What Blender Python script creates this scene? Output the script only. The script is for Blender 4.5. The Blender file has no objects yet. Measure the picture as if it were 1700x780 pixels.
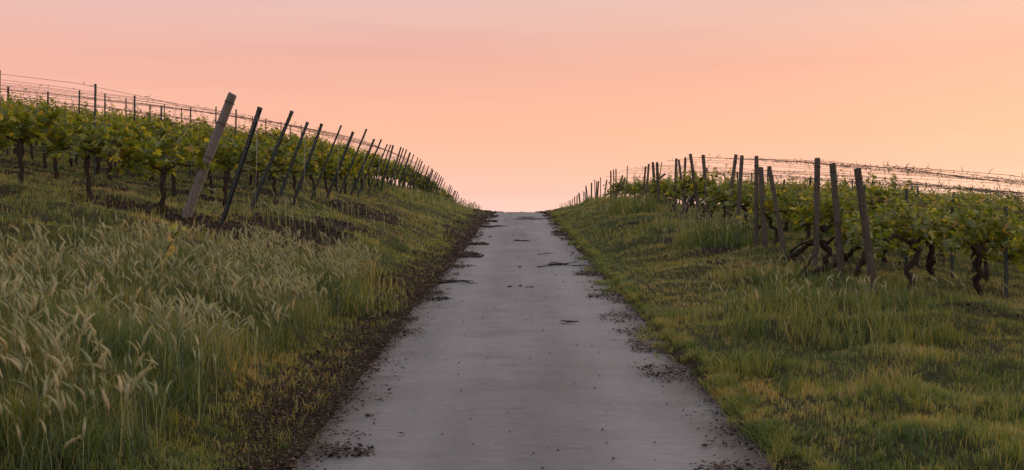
import bpy, math, random
import numpy as np
from mathutils import Vector, Matrix

R = math.radians
SC = bpy.context.scene
COL = SC.collection
RNG = np.random.default_rng(7)
random.seed(7)
F = 1600.0            # focal length in units of a 1700 px wide picture

# ------------------------------------------------------------------ camera, sky, sun
cam_d = bpy.data.cameras.new('camera')
cam_d.sensor_width = 36.0
cam_d.lens = 36.0 * F / 1700.0
cam_d.clip_start = 0.1
cam_d.clip_end = 5000
cam = bpy.data.objects.new('camera', cam_d)
cam.location = (0, 0, 0)
cam.rotation_euler = (R(90), 0, 0)
COL.objects.link(cam)
SC.camera = cam

world = bpy.data.worlds.new('World')
SC.world = world
world.use_nodes = True
wt = world.node_tree
wt.nodes.clear()
SUN_EL, SUN_AZ = 14.0, 30.0     # degrees; azimuth measured from straight ahead towards the right

def wn(kind, **kw):
    n = wt.nodes.new(kind)
    for k, v in kw.items():
        setattr(n, k, v)
    return n
w_out = wn('ShaderNodeOutputWorld')
w_bg = wn('ShaderNodeBackground')
w_tc = wn('ShaderNodeTexCoord')
w_sep = wn('ShaderNodeSeparateXYZ')
wt.links.new(w_tc.outputs['Generated'], w_sep.inputs[0])
w_ramp = wn('ShaderNodeValToRGB')
els = [(-0.10, (0.45, 0.33, 0.28)), (0.0, (0.99, 0.630, 0.545)), (0.03, (0.99, 0.605, 0.490)), (0.062, (0.99, 0.545, 0.390)),
       (0.10, (0.97, 0.500, 0.320)), (0.17, (0.86, 0.455, 0.330)), (0.28, (0.74, 0.55, 0.50)), (0.45, (0.66, 0.65, 0.66)),
       (0.70, (0.62, 0.67, 0.72)), (1.0, (0.60, 0.67, 0.74))]
cr = w_ramp.color_ramp
w_map = wn('ShaderNodeMapRange')
w_map.inputs['From Min'].default_value = -0.1
w_map.inputs['From Max'].default_value = 1.0
wt.links.new(w_sep.outputs['Z'], w_map.inputs['Value'])
wt.links.new(w_map.outputs[0], w_ramp.inputs[0])
while len(cr.elements) < len(els):
    cr.elements.new(0.5)
for e, (z, c) in zip(cr.elements, els):
    e.position = (z + 0.1) / 1.1
for e, (z, c) in zip(cr.elements, els):
    e.color = (*c, 1)
# thin dusk cloud streaks
w_mp = wn('ShaderNodeMapping')
w_mp.inputs['Scale'].default_value = (1.6, 1.6, 22.0)
w_mp.inputs['Rotation'].default_value = (0.05, -0.05, 0)
w_no = wn('ShaderNodeTexNoise')
w_no.inputs['Scale'].default_value = 1.6
w_no.inputs['Detail'].default_value = 4
w_no.inputs['Roughness'].default_value = 0.5
w_nr = wn('ShaderNodeMapRange')
w_nr.inputs['From Min'].default_value = 0.50
w_nr.inputs['From Max'].default_value = 0.78
w_nr.inputs['To Max'].default_value = 0.55
w_mix = wn('ShaderNodeMix', data_type='RGBA', blend_type='MULTIPLY')
w_mix.inputs['B'].default_value = (0.93, 0.82, 0.90, 1)
wt.links.new(w_tc.outputs['Generated'], w_mp.inputs[0])
wt.links.new(w_mp.outputs[0], w_no.inputs['Vector'])
wt.links.new(w_no.outputs[0], w_nr.inputs['Value'])
wt.links.new(w_nr.outputs[0], w_mix.inputs['Factor'])
wt.links.new(w_ramp.outputs[0], w_mix.inputs['A'])
# warmer to the right, pinker to the left
w_az = wn('ShaderNodeMapRange')
w_az.inputs['From Min'].default_value = -0.4
w_az.inputs['From Max'].default_value = 0.5
w_az2 = wn('ShaderNodeMix', data_type='RGBA', blend_type='MIX')
w_az2.inputs['A'].default_value = (0.985, 0.97, 1.06, 1)
w_az2.inputs['B'].default_value = (1.0, 0.955, 0.90, 1)
w_mul = wn('ShaderNodeMix', data_type='RGBA', blend_type='MULTIPLY')
w_mul.inputs['Factor'].default_value = 1
wt.links.new(w_sep.outputs['X'], w_az.inputs['Value'])
wt.links.new(w_az.outputs[0], w_az2.inputs['Factor'])
wt.links.new(w_mix.outputs['Result'], w_mul.inputs['A'])
wt.links.new(w_az2.outputs['Result'], w_mul.inputs['B'])
w_sky = wn('ShaderNodeTexSky', sky_type='NISHITA')
w_sky.sun_disc = False
w_sky.sun_elevation = R(SUN_EL)
w_sky.sun_rotation = R(SUN_AZ)
w_add = wn('ShaderNodeMix', data_type='RGBA', blend_type='ADD')
w_add.inputs['Factor'].default_value = 0.003
wt.links.new(w_mul.outputs['Result'], w_add.inputs['A'])
wt.links.new(w_sky.outputs[0], w_add.inputs['B'])
wt.links.new(w_add.outputs['Result'], w_bg.inputs['Color'])
w_bg.inputs['Strength'].default_value = 1.0
wt.links.new(w_bg.outputs[0], w_out.inputs[0])

sun_d = bpy.data.lights.new('sun', 'SUN')
sun_d.energy = 1.2
sun_d.angle = R(25)
sun_d.color = (1.0, 0.80, 0.60)
sun = bpy.data.objects.new('sun', sun_d)
sdir = Vector((math.sin(R(SUN_AZ)) * math.cos(R(SUN_EL)), math.cos(R(SUN_AZ)) * math.cos(R(SUN_EL)), math.sin(R(SUN_EL))))
sun.rotation_euler = sdir.to_track_quat('Z', 'Y').to_euler()
sun.location = (20, 20, 40)
COL.objects.link(sun)

vs = SC.view_settings
vs.view_transform = 'Standard'
vs.look = 'None'
vs.gamma = 1
vs.exposure = 0.08
vs.use_curve_mapping = False

# ------------------------------------------------------------------ numeric helpers
def vnoise(x, y, scale, seed):
    x = np.asarray(x, float) * scale; y = np.asarray(y, float) * scale
    xi = np.floor(x).astype(np.int64); yi = np.floor(y).astype(np.int64)
    fx = x - xi; fy = y - yi
    fx = fx * fx * (3 - 2 * fx); fy = fy * fy * (3 - 2 * fy)
    def h(a, b):
        n = (a * 374761393 + b * 668265263 + seed * 1442695041) & 0xffffffff
        n = ((n ^ (n >> 13)) * 1274126177) & 0xffffffff
        n = (n ^ (n >> 16)) & 0xffff
        return n / 65535.0
    return (h(xi, yi) * (1 - fx) + h(xi + 1, yi) * fx) * (1 - fy) + (h(xi, yi + 1) * (1 - fx) + h(xi + 1, yi + 1) * fx) * fy

def fbm(x, y, scale, seed, oct=3):
    s = 0; a = 1; t = 0
    for o in range(oct):
        s = s + a * vnoise(x, y, scale * 2 ** o, seed + o * 17); t += a; a *= 0.55
    return s / t

def smooth(a, b, x):
    t = np.clip((x - a) / (b - a), 0, 1)
    return t * t * (3 - 2 * t)

def curve(pts):
    xs = np.array([p[0] for p in pts], float); ys = np.array([p[1] for p in pts], float)
    g = np.arange(-60, 1600, 0.5)
    v = np.interp(g, xs, ys)
    k = np.hanning(9); k /= k.sum()
    v2 = np.convolve(np.pad(v, 4, mode='edge'), k, 'valid')
    return lambda t: np.interp(t, g, v2)

ZR = curve([(-60, -5.4), (0, -1.76), (42, 0.79), (46, 1.01), (50, 1.16), (54, 1.21), (60, 1.12), (80, 0.8), (100, 0.3), (150, -2), (400, -16), (1600, -30)])
ZL = curve([(-60, -4.2), (0, -0.95), (10, -0.22), (13, 0.03), (15, 0.18), (16.5, 0.25), (18, 0.35), (20, 0.51), (21.5, 0.58), (23.4, 0.72), (25.5, 0.9),
            (27.3, 1.03), (29, 1.12), (32, 1.28), (35, 1.42), (40, 1.62), (50, 1.76), (60, 1.73), (70, 1.57), (86, 1.42), (100, 1.15), (150, -0.6), (400, -14), (1600, -30)])
ZT = curve([(-60, -5.0), (0, -1.5), (8, -1.13), (11, -0.95), (13, -0.82), (14.5, -0.71), (16.3, -0.54), (17.7, -0.42), (18.8, -0.29), (21.3, -0.02), (24.5, 0.26),
            (27.7, 0.54), (33, 0.79), (37, 1.02), (43, 1.33), (48, 1.5), (54, 1.53), (60, 1.48), (72, 1.33), (80, 1.2), (100, 0.85), (150, -0.9), (400, -15), (1600, -30)])
XO = np.array([-260, -60, -20, -10, -6.5, -4.9, -3.6, -2.6, -1.95, -1.5, 0, 1.5, 1.95, 2.6, 3.6, 5, 7, 10, 20, 60, 260], float)
HW = 1.5
def xc(Y):
    return 0.093 + 0.0044 * np.minimum(Y, 200)

def base_height(x, Y):
    x = np.asarray(x, float); Y = np.asarray(Y, float)
    u = x - xc(Y)
    r = ZR(Y); l = ZL(Y); t = ZT(Y); dl = l - r; dt = t - r
    kf = np.interp(Y, [0, 20, 30, 50, 62, 90, 150], [.8, .85, 1.0, 1.75, 1.8, 1.2, .6])
    kr = np.interp(Y, [0, 20, 30, 50, 62, 90, 150], [1, 1, .55, .2, .2, .5, 1])
    cols = [l + 6 * kf, l + 5.2 * kf, l + 2.1 * kf, l + 1.0 * kf, l + 0.48 * kf, l, r + .66 * dl, r + .30 * dl, r + .09 * dl, r + 0.015, r - 0.03,
            r + 0.015, r + .06 + .1 * dt, r + .05 + .45 * dt, r + .03 + .80 * dt, t, t - .12 * kr, t - .5 * kr, t - 1.7 * kr, t - 5, t - 12]
    C = np.stack([np.broadcast_to(c, u.shape) for c in cols], -1)
    i = np.clip(np.searchsorted(XO, u) - 1, 0, len(XO) - 2)
    f = np.clip((u - XO[i]) / (XO[i + 1] - XO[i]), 0, 1)
    a = np.take_along_axis(C, i[..., None], -1)[..., 0]
    b = np.take_along_axis(C, (i + 1)[..., None], -1)[..., 0]
    return a * (1 - f) + b * f

def height(x, Y):
    x = np.asarray(x, float); Y = np.asarray(Y, float)
    z = (base_height(x - .25, Y) + 2 * base_height(x, Y) + base_height(x + .25, Y)) / 4
    au = np.abs(x - xc(Y))
    off = smooth(HW, HW + 1.0, au)
    fade = 1 - smooth(60, 120, Y)
    z = z + off * fade * ((fbm(x * .45, Y, 1.15, 7) - .5) * .26 + (fbm(x, Y, 0.55, 3) - .5) * .22 + (fbm(x, Y, 1.7, 5) - .5) * .16 + (vnoise(x, Y, 6.0, 9) - .5) * .025)
    # pressed down under the road
    z = np.where(au < HW - 0.02, np.minimum(z, ZR(Y) - 0.03), z)
    return z

def P(px, py, Y):
    """point on the ray through a picture position at distance Y"""
    return Vector(((px - 850) / F * Y, Y, (390 - py) / F * Y))

YY = np.arange(4, 130, 0.05)
def hit(px, py, y0=4):
    xs = (px - 850) / F * YY; zs = (390 - py) / F * YY
    h = height(xs, YY)
    k = np.nonzero((h >= zs) & (YY >= y0))[0]
    i = k[0] if len(k) else len(YY) - 1
    return float(xs[i]), float(YY[i])

def gz(x, y):
    return float(height(np.array([x]), np.array([y]))[0])

# ------------------------------------------------------------------ object helpers
def mk(name, verts, faces, mat, parent=None, tint=None, smooth_sh=False):
    me = bpy.data.meshes.new(name)
    if isinstance(verts, np.ndarray):
        me.vertices.add(len(verts)); me.vertices.foreach_set('co', verts.astype(np.float32).ravel())
        ls = np.concatenate([f.ravel() for f in faces]).astype(np.int32)
        tot = np.concatenate([np.full(len(f), f.shape[1], np.int32) for f in faces])
        st = np.concatenate([[0], np.cumsum(tot)[:-1]]).astype(np.int32)
        me.loops.add(len(ls)); me.loops.foreach_set('vertex_index', ls)
        me.polygons.add(len(tot)); me.polygons.foreach_set('loop_start', st); me.polygons.foreach_set('loop_total', tot)
        me.update(calc_edges=True)
    else:
        me.from_pydata([tuple(v) for v in verts], [], faces)
        me.update()
    if tint is not None:
        for nm, arr in tint.items():
            at = me.attributes.new(nm, 'FLOAT', 'POINT'); at.data.foreach_set('value', np.asarray(arr, np.float32))
    if smooth_sh:
        me.polygons.foreach_set('use_smooth', [True] * len(me.polygons))
    me.materials.append(mat)
    o = bpy.data.objects.new(name, me)
    COL.objects.link(o)
    if parent: o.parent = parent
    return o

def tag(o, label=None, cat=None, group=None, kind=None):
    if label: o['label'] = label
    if cat: o['category'] = cat
    if group: o['group'] = group
    if kind: o['kind'] = kind
    return o

def empty(name, loc, rz=0.0):
    e = bpy.data.objects.new(name, None); COL.objects.link(e)
    e.location = loc; e.rotation_euler = (0, 0, rz); e.empty_display_size = 0.1
    return e

class MB:
    def __init__(s): s.v = []; s.f = []; s.t = []
    def tube(s, pts, radii, n=7, cap=True, wob=0.0, t=0.5, seed=0):
        rnd = random.Random(seed)
        b0 = len(s.v); pts = [Vector(p) for p in pts]
        prev = None
        for i, p in enumerate(pts):
            d = (pts[min(i + 1, len(pts) - 1)] - pts[max(i - 1, 0)])
            d = d.normalized() if d.length > 1e-9 else Vector((0, 0, 1))
            a = prev if prev is not None else (Vector((1, 0, 0)) if abs(d.x) < .8 else Vector((0, 1, 0)))
            a = (a - d * a.dot(d)).normalized(); prev = a; b = d.cross(a)
            for k in range(n):
                r = radii[i] * (1 + wob * (rnd.random() - .5) * 2)
                an = 2 * math.pi * k / n
                s.v.append(p + (a * math.cos(an) + b * math.sin(an)) * r); s.t.append(t)
        for i in range(len(pts) - 1):
            for k in range(n):
                q = b0 + i * n; s.f.append((q + k, q + (k + 1) % n, q + n + (k + 1) % n, q + n + k))
        if cap:
            s.f.append(tuple(b0 + k for k in range(n))[::-1]); e = b0 + (len(pts) - 1) * n; s.f.append(tuple(e + k for k in range(n)))
    def box(s, c, dx, dy, dz, M=None):
        b = len(s.v)
        for z in (-1, 1):
            for x, y in ((-1, -1), (1, -1), (1, 1), (-1, 1)):
                v = Vector((x * dx / 2, y * dy / 2, z * dz / 2)) + Vector(c)
                s.v.append(M @ v if M else v); s.t.append(.5)
        for f in ((3, 2, 1, 0), (4, 5, 6, 7), (0, 1, 5, 4), (1, 2, 6, 5), (2, 3, 7, 6), (3, 0, 4, 7)): s.f.append(tuple(b + i for i in f))
    def build(s, name, mat, parent=None, sm=True):
        return mk(name, s.v, s.f, mat, parent, {'tint': s.t}, sm)

# ------------------------------------------------------------------ materials
def new_mat(name):
    m = bpy.data.materials.new(name); m.use_nodes = True
    nt = m.node_tree; nt.nodes.clear()
    o = nt.nodes.new('ShaderNodeOutputMaterial')
    return m, nt, o
def N(nt, k, **kw):
    n = nt.nodes.new(k)
    for a, v in kw.items():
        if a in n.inputs: n.inputs[a].default_value = v
        else: setattr(n, a, v)
    return n
def ramp(nt, src, stops):
    r = nt.nodes.new('ShaderNodeValToRGB'); c = r.color_ramp
    while len(c.elements) < len(stops): c.elements.new(0.5)
    for e, (p, col) in zip(c.elements, stops): e.position = p
    for e, (p, col) in zip(c.elements, stops): e.color = (*col, 1)
    nt.links.new(src, r.inputs[0]); return r.outputs[0]
def attr(nt, nm):
    a = nt.nodes.new('ShaderNodeAttribute'); a.attribute_name = nm; return a.outputs['Fac']
def mixc(nt, fac, a, b, blend='MIX'):
    m = nt.nodes.new('ShaderNodeMix'); m.data_type = 'RGBA'; m.blend_type = blend
    for s, v in (('Factor', fac), ('A', a), ('B', b)):
        if isinstance(v, (int, float)): m.inputs[s].default_value = v
        elif isinstance(v, tuple): m.inputs[s].default_value = (*v, 1)
        else: nt.links.new(v, m.inputs[s])
    return m.outputs['Result']
def noise(nt, scale, detail=4, rough=.6, vec=None, stretch=None):
    n = N(nt, 'ShaderNodeTexNoise'); n.inputs['Scale'].default_value = scale; n.inputs['Detail'].default_value = detail; n.inputs['Roughness'].default_value = rough
    tc = nt.nodes.new('ShaderNodeTexCoord'); src = tc.outputs['Object']
    if stretch:
        mp = nt.nodes.new('ShaderNodeMapping'); mp.inputs['Scale'].default_value = stretch; nt.links.new(src, mp.inputs[0]); src = mp.outputs[0]
    nt.links.new(src, n.inputs['Vector']); return n.outputs['Fac']
def mrange(nt, src, a, b, c=0.0, d=1.0):
    m = nt.nodes.new('ShaderNodeMapRange'); m.inputs['From Min'].default_value = a; m.inputs['From Max'].default_value = b
    m.inputs['To Min'].default_value = c; m.inputs['To Max'].default_value = d; nt.links.new(src, m.inputs['Value']); return m.outputs[0]
def pbsdf(nt, o, color, rough=.8, metal=0.0, bump=None, bs=.5, bd=.02, spec=.3):
    p = nt.nodes.new('ShaderNodeBsdfPrincipled')
    nt.links.new(color, p.inputs['Base Color']) if not isinstance(color, tuple) else setattr(p.inputs['Base Color'], 'default_value', (*color, 1))
    if isinstance(rough, float): p.inputs['Roughness'].default_value = rough
    else: nt.links.new(rough, p.inputs['Roughness'])
    p.inputs['Metallic'].default_value = metal
    p.inputs['Specular IOR Level'].default_value = spec
    if bump is not None:
        b = nt.nodes.new('ShaderNodeBump'); b.inputs['Strength'].default_value = bs; b.inputs['Distance'].default_value = bd
        nt.links.new(bump, b.inputs['Height']); nt.links.new(b.outputs[0], p.inputs['Normal'])
    nt.links.new(p.outputs[0], o.inputs[0]); return p

def foliage_mat(name, stops, trans=.4, vary=True, objrand=0.0, gloss=0.04):
    m, nt, o = new_mat(name)
    c = ramp(nt, attr(nt, 'tint'), stops)
    if vary:
        c = mixc(nt, mrange(nt, noise(nt, .8, 3), .35, .65), c, mixc(nt, 1.0, c, (1.25, 1.05, .8), 'MULTIPLY'))
    d = N(nt, 'ShaderNodeBsdfDiffuse'); t = N(nt, 'ShaderNodeBsdfTranslucent')
    nt.links.new(c, d.inputs['Color'])
    tcol = mixc(nt, 1.0, c, (1.35, 1.25, .55), 'MULTIPLY')
    nt.links.new(tcol, t.inputs['Color'])
    mx = N(nt, 'ShaderNodeMixShader'); mx.inputs[0].default_value = trans
    nt.links.new(d.outputs[0], mx.inputs[1]); nt.links.new(t.outputs[0], mx.inputs[2])
    g = N(nt, 'ShaderNodeBsdfGlossy'); g.inputs['Roughness'].default_value = .45; g.inputs['Color'].default_value = (.8, .8, .8, 1)
    mg = N(nt, 'ShaderNodeMixShader'); mg.inputs[0].default_value = gloss
    nt.links.new(mx.outputs[0], mg.inputs[1]); nt.links.new(g.outputs[0], mg.inputs[2])
    nt.links.new(mg.outputs[0], o.inputs[0])
    return m

M = {}
M['grass'] = foliage_mat('grass_blades', [(0, (.050, .095, .045)), (.25, (.092, .150, .045)), (.5, (.170, .225, .060)), (.75, (.255, .265, .095)), (1, (.38, .32, .18))], .4)
M['tall'] = foliage_mat('tall_grass_blades', [(0, (.055, .095, .062)), (.35, (.095, .140, .075)), (.65, (.165, .190, .085)), (1, (.28, .24, .13))], .4)
M['seed'] = foliage_mat('seed_heads', [(0, (.25, .29, .16)), (.5, (.40, .40, .24)), (1, (.56, .49, .30))], .35, vary=False, gloss=.02)
M['leaf'] = foliage_mat('vine_leaves', [(0, (.060, .10, .025)), (.4, (.125, .175, .032)), (.72, (.26, .29, .040)), (.93, (.48, .44, .05)), (1, (.34, .20, .05))], .5, gloss=.06)
M['shoot'] = foliage_mat('green_shoots', [(0, (.10, .12, .04)), (1, (.14, .14, .05))], .1, vary=False)

m, nt, o = new_mat('vine_bark')
c = ramp(nt, noise(nt, 30, 5, .7, stretch=(1, 1, .25)), [(.3, (.018, .014, .012)), (.55, (.045, .034, .028)), (.8, (.095, .075, .060))])
pbsdf(nt, o, c, .92, bump=noise(nt, 45, 4, .7, stretch=(1, 1, .2)), bs=.9, bd=.02, spec=.15); M['bark'] = m

def wood(name, dark, mid, light, lichen):
    m, nt, o = new_mat(name)
    oi = nt.nodes.new('ShaderNodeObjectInfo')
    g = noise(nt, 14, 6, .7, stretch=(6, 6, .35))
    c = ramp(nt, g, [(.3, dark), (.5, mid), (.72, light)])
    c = mixc(nt, mrange(nt, noise(nt, 5, 4, .6), .52, .72, 0, .65), c, lichen)
    c = mixc(nt, mrange(nt, noise(nt, 90, 2, .5, stretch=(3, 3, .12)), .60, .70, 0, .8), c, (.02, .016, .013))
    br = mrange(nt, oi.outputs['Random'], 0, 1, .7, 1.25)
    mul = nt.nodes.new('ShaderNodeVectorMath'); mul.operation = 'SCALE'; nt.links.new(c, mul.inputs[0]); nt.links.new(br, mul.inputs['Scale'])
    pbsdf(nt, o, mul.outputs[0], .88, bump=noise(nt, 22, 6, .75, stretch=(6, 6, .3)), bs=1.0, bd=.02, spec=.2)
    return m
M['wood'] = wood('weathered_wood', (.042, .036, .029), (.105, .093, .076), (.19, .17, .14), (.095, .125, .125))
M['pale_wood'] = wood('pale_weathered_wood', (.085, .08, .073), (.16, .152, .14), (.26, .25, .23), (.13, .135, .125))

m, nt, o = new_mat('old_zinc_steel')
c = ramp(nt, noise(nt, 9, 5, .7), [(.3, (.022, .034, .038)), (.55, (.042, .058, .064)), (.78, (.085, .10, .10))])
c = mixc(nt, mrange(nt, noise(nt, 24, 4, .7), .6, .75, 0, .6), c, (.09, .045, .025))
pbsdf(nt, o, c, .65, .1, bump=noise(nt, 60, 3), bs=.25, bd=.004); M['steel'] = m
m, nt, o = new_mat('rusty_wire')
c = ramp(nt, noise(nt, 12, 3), [(.35, (.05, .04, .035)), (.65, (.12, .09, .07))])
pbsdf(nt, o, c, .7, .3); M['wire'] = m
m, nt, o = new_mat('galvanised_wire')
pbsdf(nt, o, (.30, .30, .29), .5, .3); M['galv'] = m
m, nt, o = new_mat('green_coated_wire')
pbsdf(nt, o, (.06, .10, .085), .5, .2); M['gwire'] = m

# ground: earth under the grass, bare soil where the mask says so
m, nt, o = new_mat('ground_earth')
n1 = noise(nt, 3.0, 6, .7); n2 = noise(nt, 26, 5, .7); n3 = noise(nt, 110, 3, .7)
soil = ramp(nt, n2, [(.3, (.022, .015, .012)), (.5, (.060, .040, .032)), (.72, (.115, .078, .060))])
thatch = ramp(nt, n2, [(.3, (.035, .034, .016)), (.5, (.085, .078, .036)), (.7, (.16, .13, .075))])
thatch = mixc(nt, mrange(nt, n1, .4, .65), thatch, (.075, .085, .028))
c = mixc(nt, attr(nt, 'soil'), thatch, soil)
ad = nt.nodes.new('ShaderNodeMath'); ad.operation = 'ADD'; nt.links.new(n2, ad.inputs[0]); nt.links.new(n3, ad.inputs[1])
pbsdf(nt, o, c, .95, bump=ad.outputs[0], bs=1.0, bd=.05, spec=.1); M['ground'] = m

# concrete track
m, nt, o = new_mat('brushed_concrete')
big = noise(nt, .55, 4, .55, stretch=(1.6, .35, 1)); mid = noise(nt, 5, 6, .7); fine = noise(nt, 90, 3, .7)
brush = noise(nt, 10, 5, .7, stretch=(.35, 4.2, 1))
c = ramp(nt, big, [(.32, (.150, .138, .140)), (.5, (.210, .192, .194)), (.7, (.262, .240, .238))])
c = mixc(nt, mrange(nt, noise(nt, 1.3, 7, .75, stretch=(.7, 1.3, 1)), .50, .60, 0, .55), c, (.125, .112, .112))
c = mixc(nt, mrange(nt, noise(nt, 3.2, 7, .8, stretch=(.5, 2.0, 1)), .57, .65, 0, .6), c, (.085, .070, .064))
c = mixc(nt, mrange(nt, brush, .42, .62, 0, .6), c, (.135, .122, .124))
c = mixc(nt, mrange(nt, mid, .58, .8, 0, .5), c, (.16, .125, .108))
c = mixc(nt, mrange(nt, fine, .62, .74, 0, .45), c, (.09, .08, .08))
c = mixc(nt, mrange(nt, noise(nt, 30, 2), .70, .78, 0, .55), c, (.36, .33, .32))
c = mixc(nt, mrange(nt, noise(nt, 9, 5, .8, stretch=(1, 1.6, 1)), .56, .66, 0, .4), c, (.30, .275, .27))
c = mixc(nt, mrange(nt, attr(nt, 'wear'), 0, 1, 0, .28), c, (.30, .275, .272))
c = mixc(nt, mrange(nt, attr(nt, 'edge'), 0, 1, 0, .75), c, ramp(nt, mid, [(.3, (.035, .026, .022)), (.7, (.11, .08, .065))]))
vo = N(nt, 'ShaderNodeTexVoronoi'); vo.feature = 'DISTANCE_TO_EDGE'; vo.inputs['Scale'].default_value = .33
tc = nt.nodes.new('ShaderNodeTexCoord'); mp = nt.nodes.new('ShaderNodeMapping'); mp.inputs['Scale'].default_value = (1, 1.0, 1)
nv = nt.nodes.new('ShaderNodeTexNoise'); nv.inputs['Scale'].default_value = 1.7; nv.inputs['Detail'].default_value = 6
va = nt.nodes.new('ShaderNodeVectorMath'); va.operation = 'MULTIPLY_ADD'; va.inputs[1].default_value = (1.3, 1.3, 0)
nt.links.new(tc.outputs['Object'], nv.inputs['Vector']); nt.links.new(nv.outputs['Color'], va.inputs[0]); nt.links.new(tc.outputs['Object'], va.inputs[2])
nt.links.new(va.outputs[0], mp.inputs[0]); nt.links.new(mp.outputs[0], vo.inputs['Vector'])
crack = mrange(nt, vo.outputs['Distance'], 0.0, .0035, .7, 0)
crk = nt.nodes.new('ShaderNodeMath'); crk.operation = 'MULTIPLY'; nt.links.new(crack, crk.inputs[0]); crk.inputs[1].default_value = 0.0
c = mixc(nt, crk.outputs[0], c, (.05, .042, .04))
hb = nt.nodes.new('ShaderNodeMath'); hb.operation = 'ADD'; nt.links.new(brush, hb.inputs[0]); nt.links.new(fine, hb.inputs[1])
pbsdf(nt, o, c, .8, bump=hb.outputs[0], bs=.55, bd=.012, spec=.3); M['road'] = m

m, nt, o = new_mat('dead_leaf_litter')
c = ramp(nt, attr(nt, 'tint'), [(0, (.020, .016, .013)), (.4, (.060, .044, .034)), (.75, (.15, .098, .070)), (1, (.30, .22, .165))])
pbsdf(nt, o, c, .9, spec=.1); M['litter'] = m
m, nt, o = new_mat('dark_twig')
c = ramp(nt, noise(nt, 20, 3), [(.3, (.015, .011, .009)), (.7, (.05, .036, .028))])
pbsdf(nt, o, c, .9, spec=.1); M['twig'] = m

# ------------------------------------------------------------------ masks shared by the ground and the grass
def blob(x, y, c, rx, ry, rot=0.0, n=.35):
    dx = x - c[0]; dy = y - c[1]
    cs, sn = math.cos(rot), math.sin(rot)
    a = (dx * cs + dy * sn) / rx; b = (-dx * sn + dy * cs) / ry
    d = np.sqrt(a * a + b * b) + (fbm(x, y, 1.3, 41) - .5) * n * 2
    return 1 - smooth(.75, 1.1, d)

SOILS = [(*hit(300, 370), 1.3, .9), (*hit(370, 384), .9, .8), (*hit(430, 384), 1.1, 1.0), (*hit(490, 389), 1.0, 1.1), (*hit(540, 395), .6, 1.0), (*hit(470, 374), .6, .5), (*hit(595, 350), 1.0, 1.8), (*hit(640, 362), .5, 1.2), (*hit(545, 372), .6, 1.1), (*hit(600, 386), .35, .9),
         (*hit(1180, 438), .35, .25), (*hit(1245, 536), .5, .18), (*hit(1120, 398), .5, .3), (*hit(1200, 410), .4, .4), (*hit(1055, 370), .6, .3)]
def soil_mask(x, y):
    s = np.zeros_like(x)
    for cx, cy, rx, ry in SOILS:
        s = np.maximum(s, blob(x, y, (cx, cy), rx, ry))
    u = x - xc(y)
    # strips of worked earth under the rows of the left vineyard
    rows = smooth(-5.2, -6.0, u) * smooth(.62, .9, np.cos((y - 15.2) / 1.78 * 2 * np.pi) * .5 + .5) * (fbm(x, y, .8, 61) > .42)
    s = np.maximum(s, rows * .9)
    thin = smooth(.60, .70, fbm(x, y, 1.1, 77, 4)) * .55 * smooth(1.6, 2.6, np.abs(u))
    s = np.maximum(s, thin)
    e = litter_left(u, y)
    e2 = litter_right(u, y)
    return np.clip(np.maximum(s, np.maximum(e, e2)), 0, 1)

def streaks(u, y, seed):
    return smooth(.52, .72, vnoise(u * .9, y * 2.6, 1.0, seed) * .65 + vnoise(u * 2.6, y * 7, 1.0, seed + 3) * .35)
def litter_left(u, y):
    w = np.interp(y, [5, 10, 12, 14, 17, 21, 28, 40, 50], [.34, .56, .60, .62, .50, .36, .40, .52, .55]) + (fbm(u * .0, y, .45, 88) - .5) * .7
    i_ = .10 + .55 * streaks(u, y, 401) * smooth(.35, .6, fbm(u * 0, y, .35, 405))
    return smooth(-HW - w - .25, -HW - w + .12, u) * smooth(-HW + i_ + .12, -HW + i_ - .10, u) * (.55 + .45 * smooth(.35, .55, fbm(u * .7, y * 1.6, 2.2, 89)))
def litter_right(u, y):
    w = np.interp(y, [5, 11, 15, 20, 30, 45], [.02, .04, .08, .10, .14, .18]) + (fbm(u * .0, y, .6, 93) - .5) * .35
    i_ = .06 + .45 * streaks(u, y, 411) * smooth(.4, .62, fbm(u * 0, y, .35, 415))
    return smooth(HW + w + .2, HW + w - .08, u) * smooth(HW - i_ - .12, HW - i_ + .08, u) * (.3 + .7 * smooth(.35, .55, fbm(u * .7, y * 1.6, 2.2, 95)))

# ------------------------------------------------------------------ ground sheet and road
def stations(segs):
    out = []
    for a, b, s in segs:
        out.append(np.arange(a, b, s))
    return np.concatenate(out)
gx = stations([(-260, -60, 20), (-60, -24, 3), (-24, -9, .4), (-9, -1.6, .09), (-1.6, 1.75, .11), (1.75, 8, .09), (8, 24, .4), (24, 60, 3), (60, 261, 20)])
gy = stations([(-20, 2, 1), (2, 30, .12), (30, 62, .25), (62, 120, 1.5), (120, 400, 14), (400, 1500, 100)])
X, Y_ = np.meshgrid(gx, gy)
Z = height(X, Y_)
V = np.stack([X.ravel(), Y_.ravel(), Z.ravel()], -1)
nx, ny = len(gx), len(gy)
ii, jj = np.meshgrid(np.arange(nx - 1), np.arange(ny - 1))
q = (jj * nx + ii).ravel()
Fq = np.stack([q, q + 1, q + nx + 1, q + nx], -1)
sm_ = soil_mask(X.ravel(), Y_.ravel())
V[:, 2] -= sm_ * 0.01
g = mk('ground', V, [Fq], M['ground'], None, {'soil': sm_}, True)
tag(g, 'grassy sloping verges and vineyard ground rising either side of the track', 'ground', None, 'structure')

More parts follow.
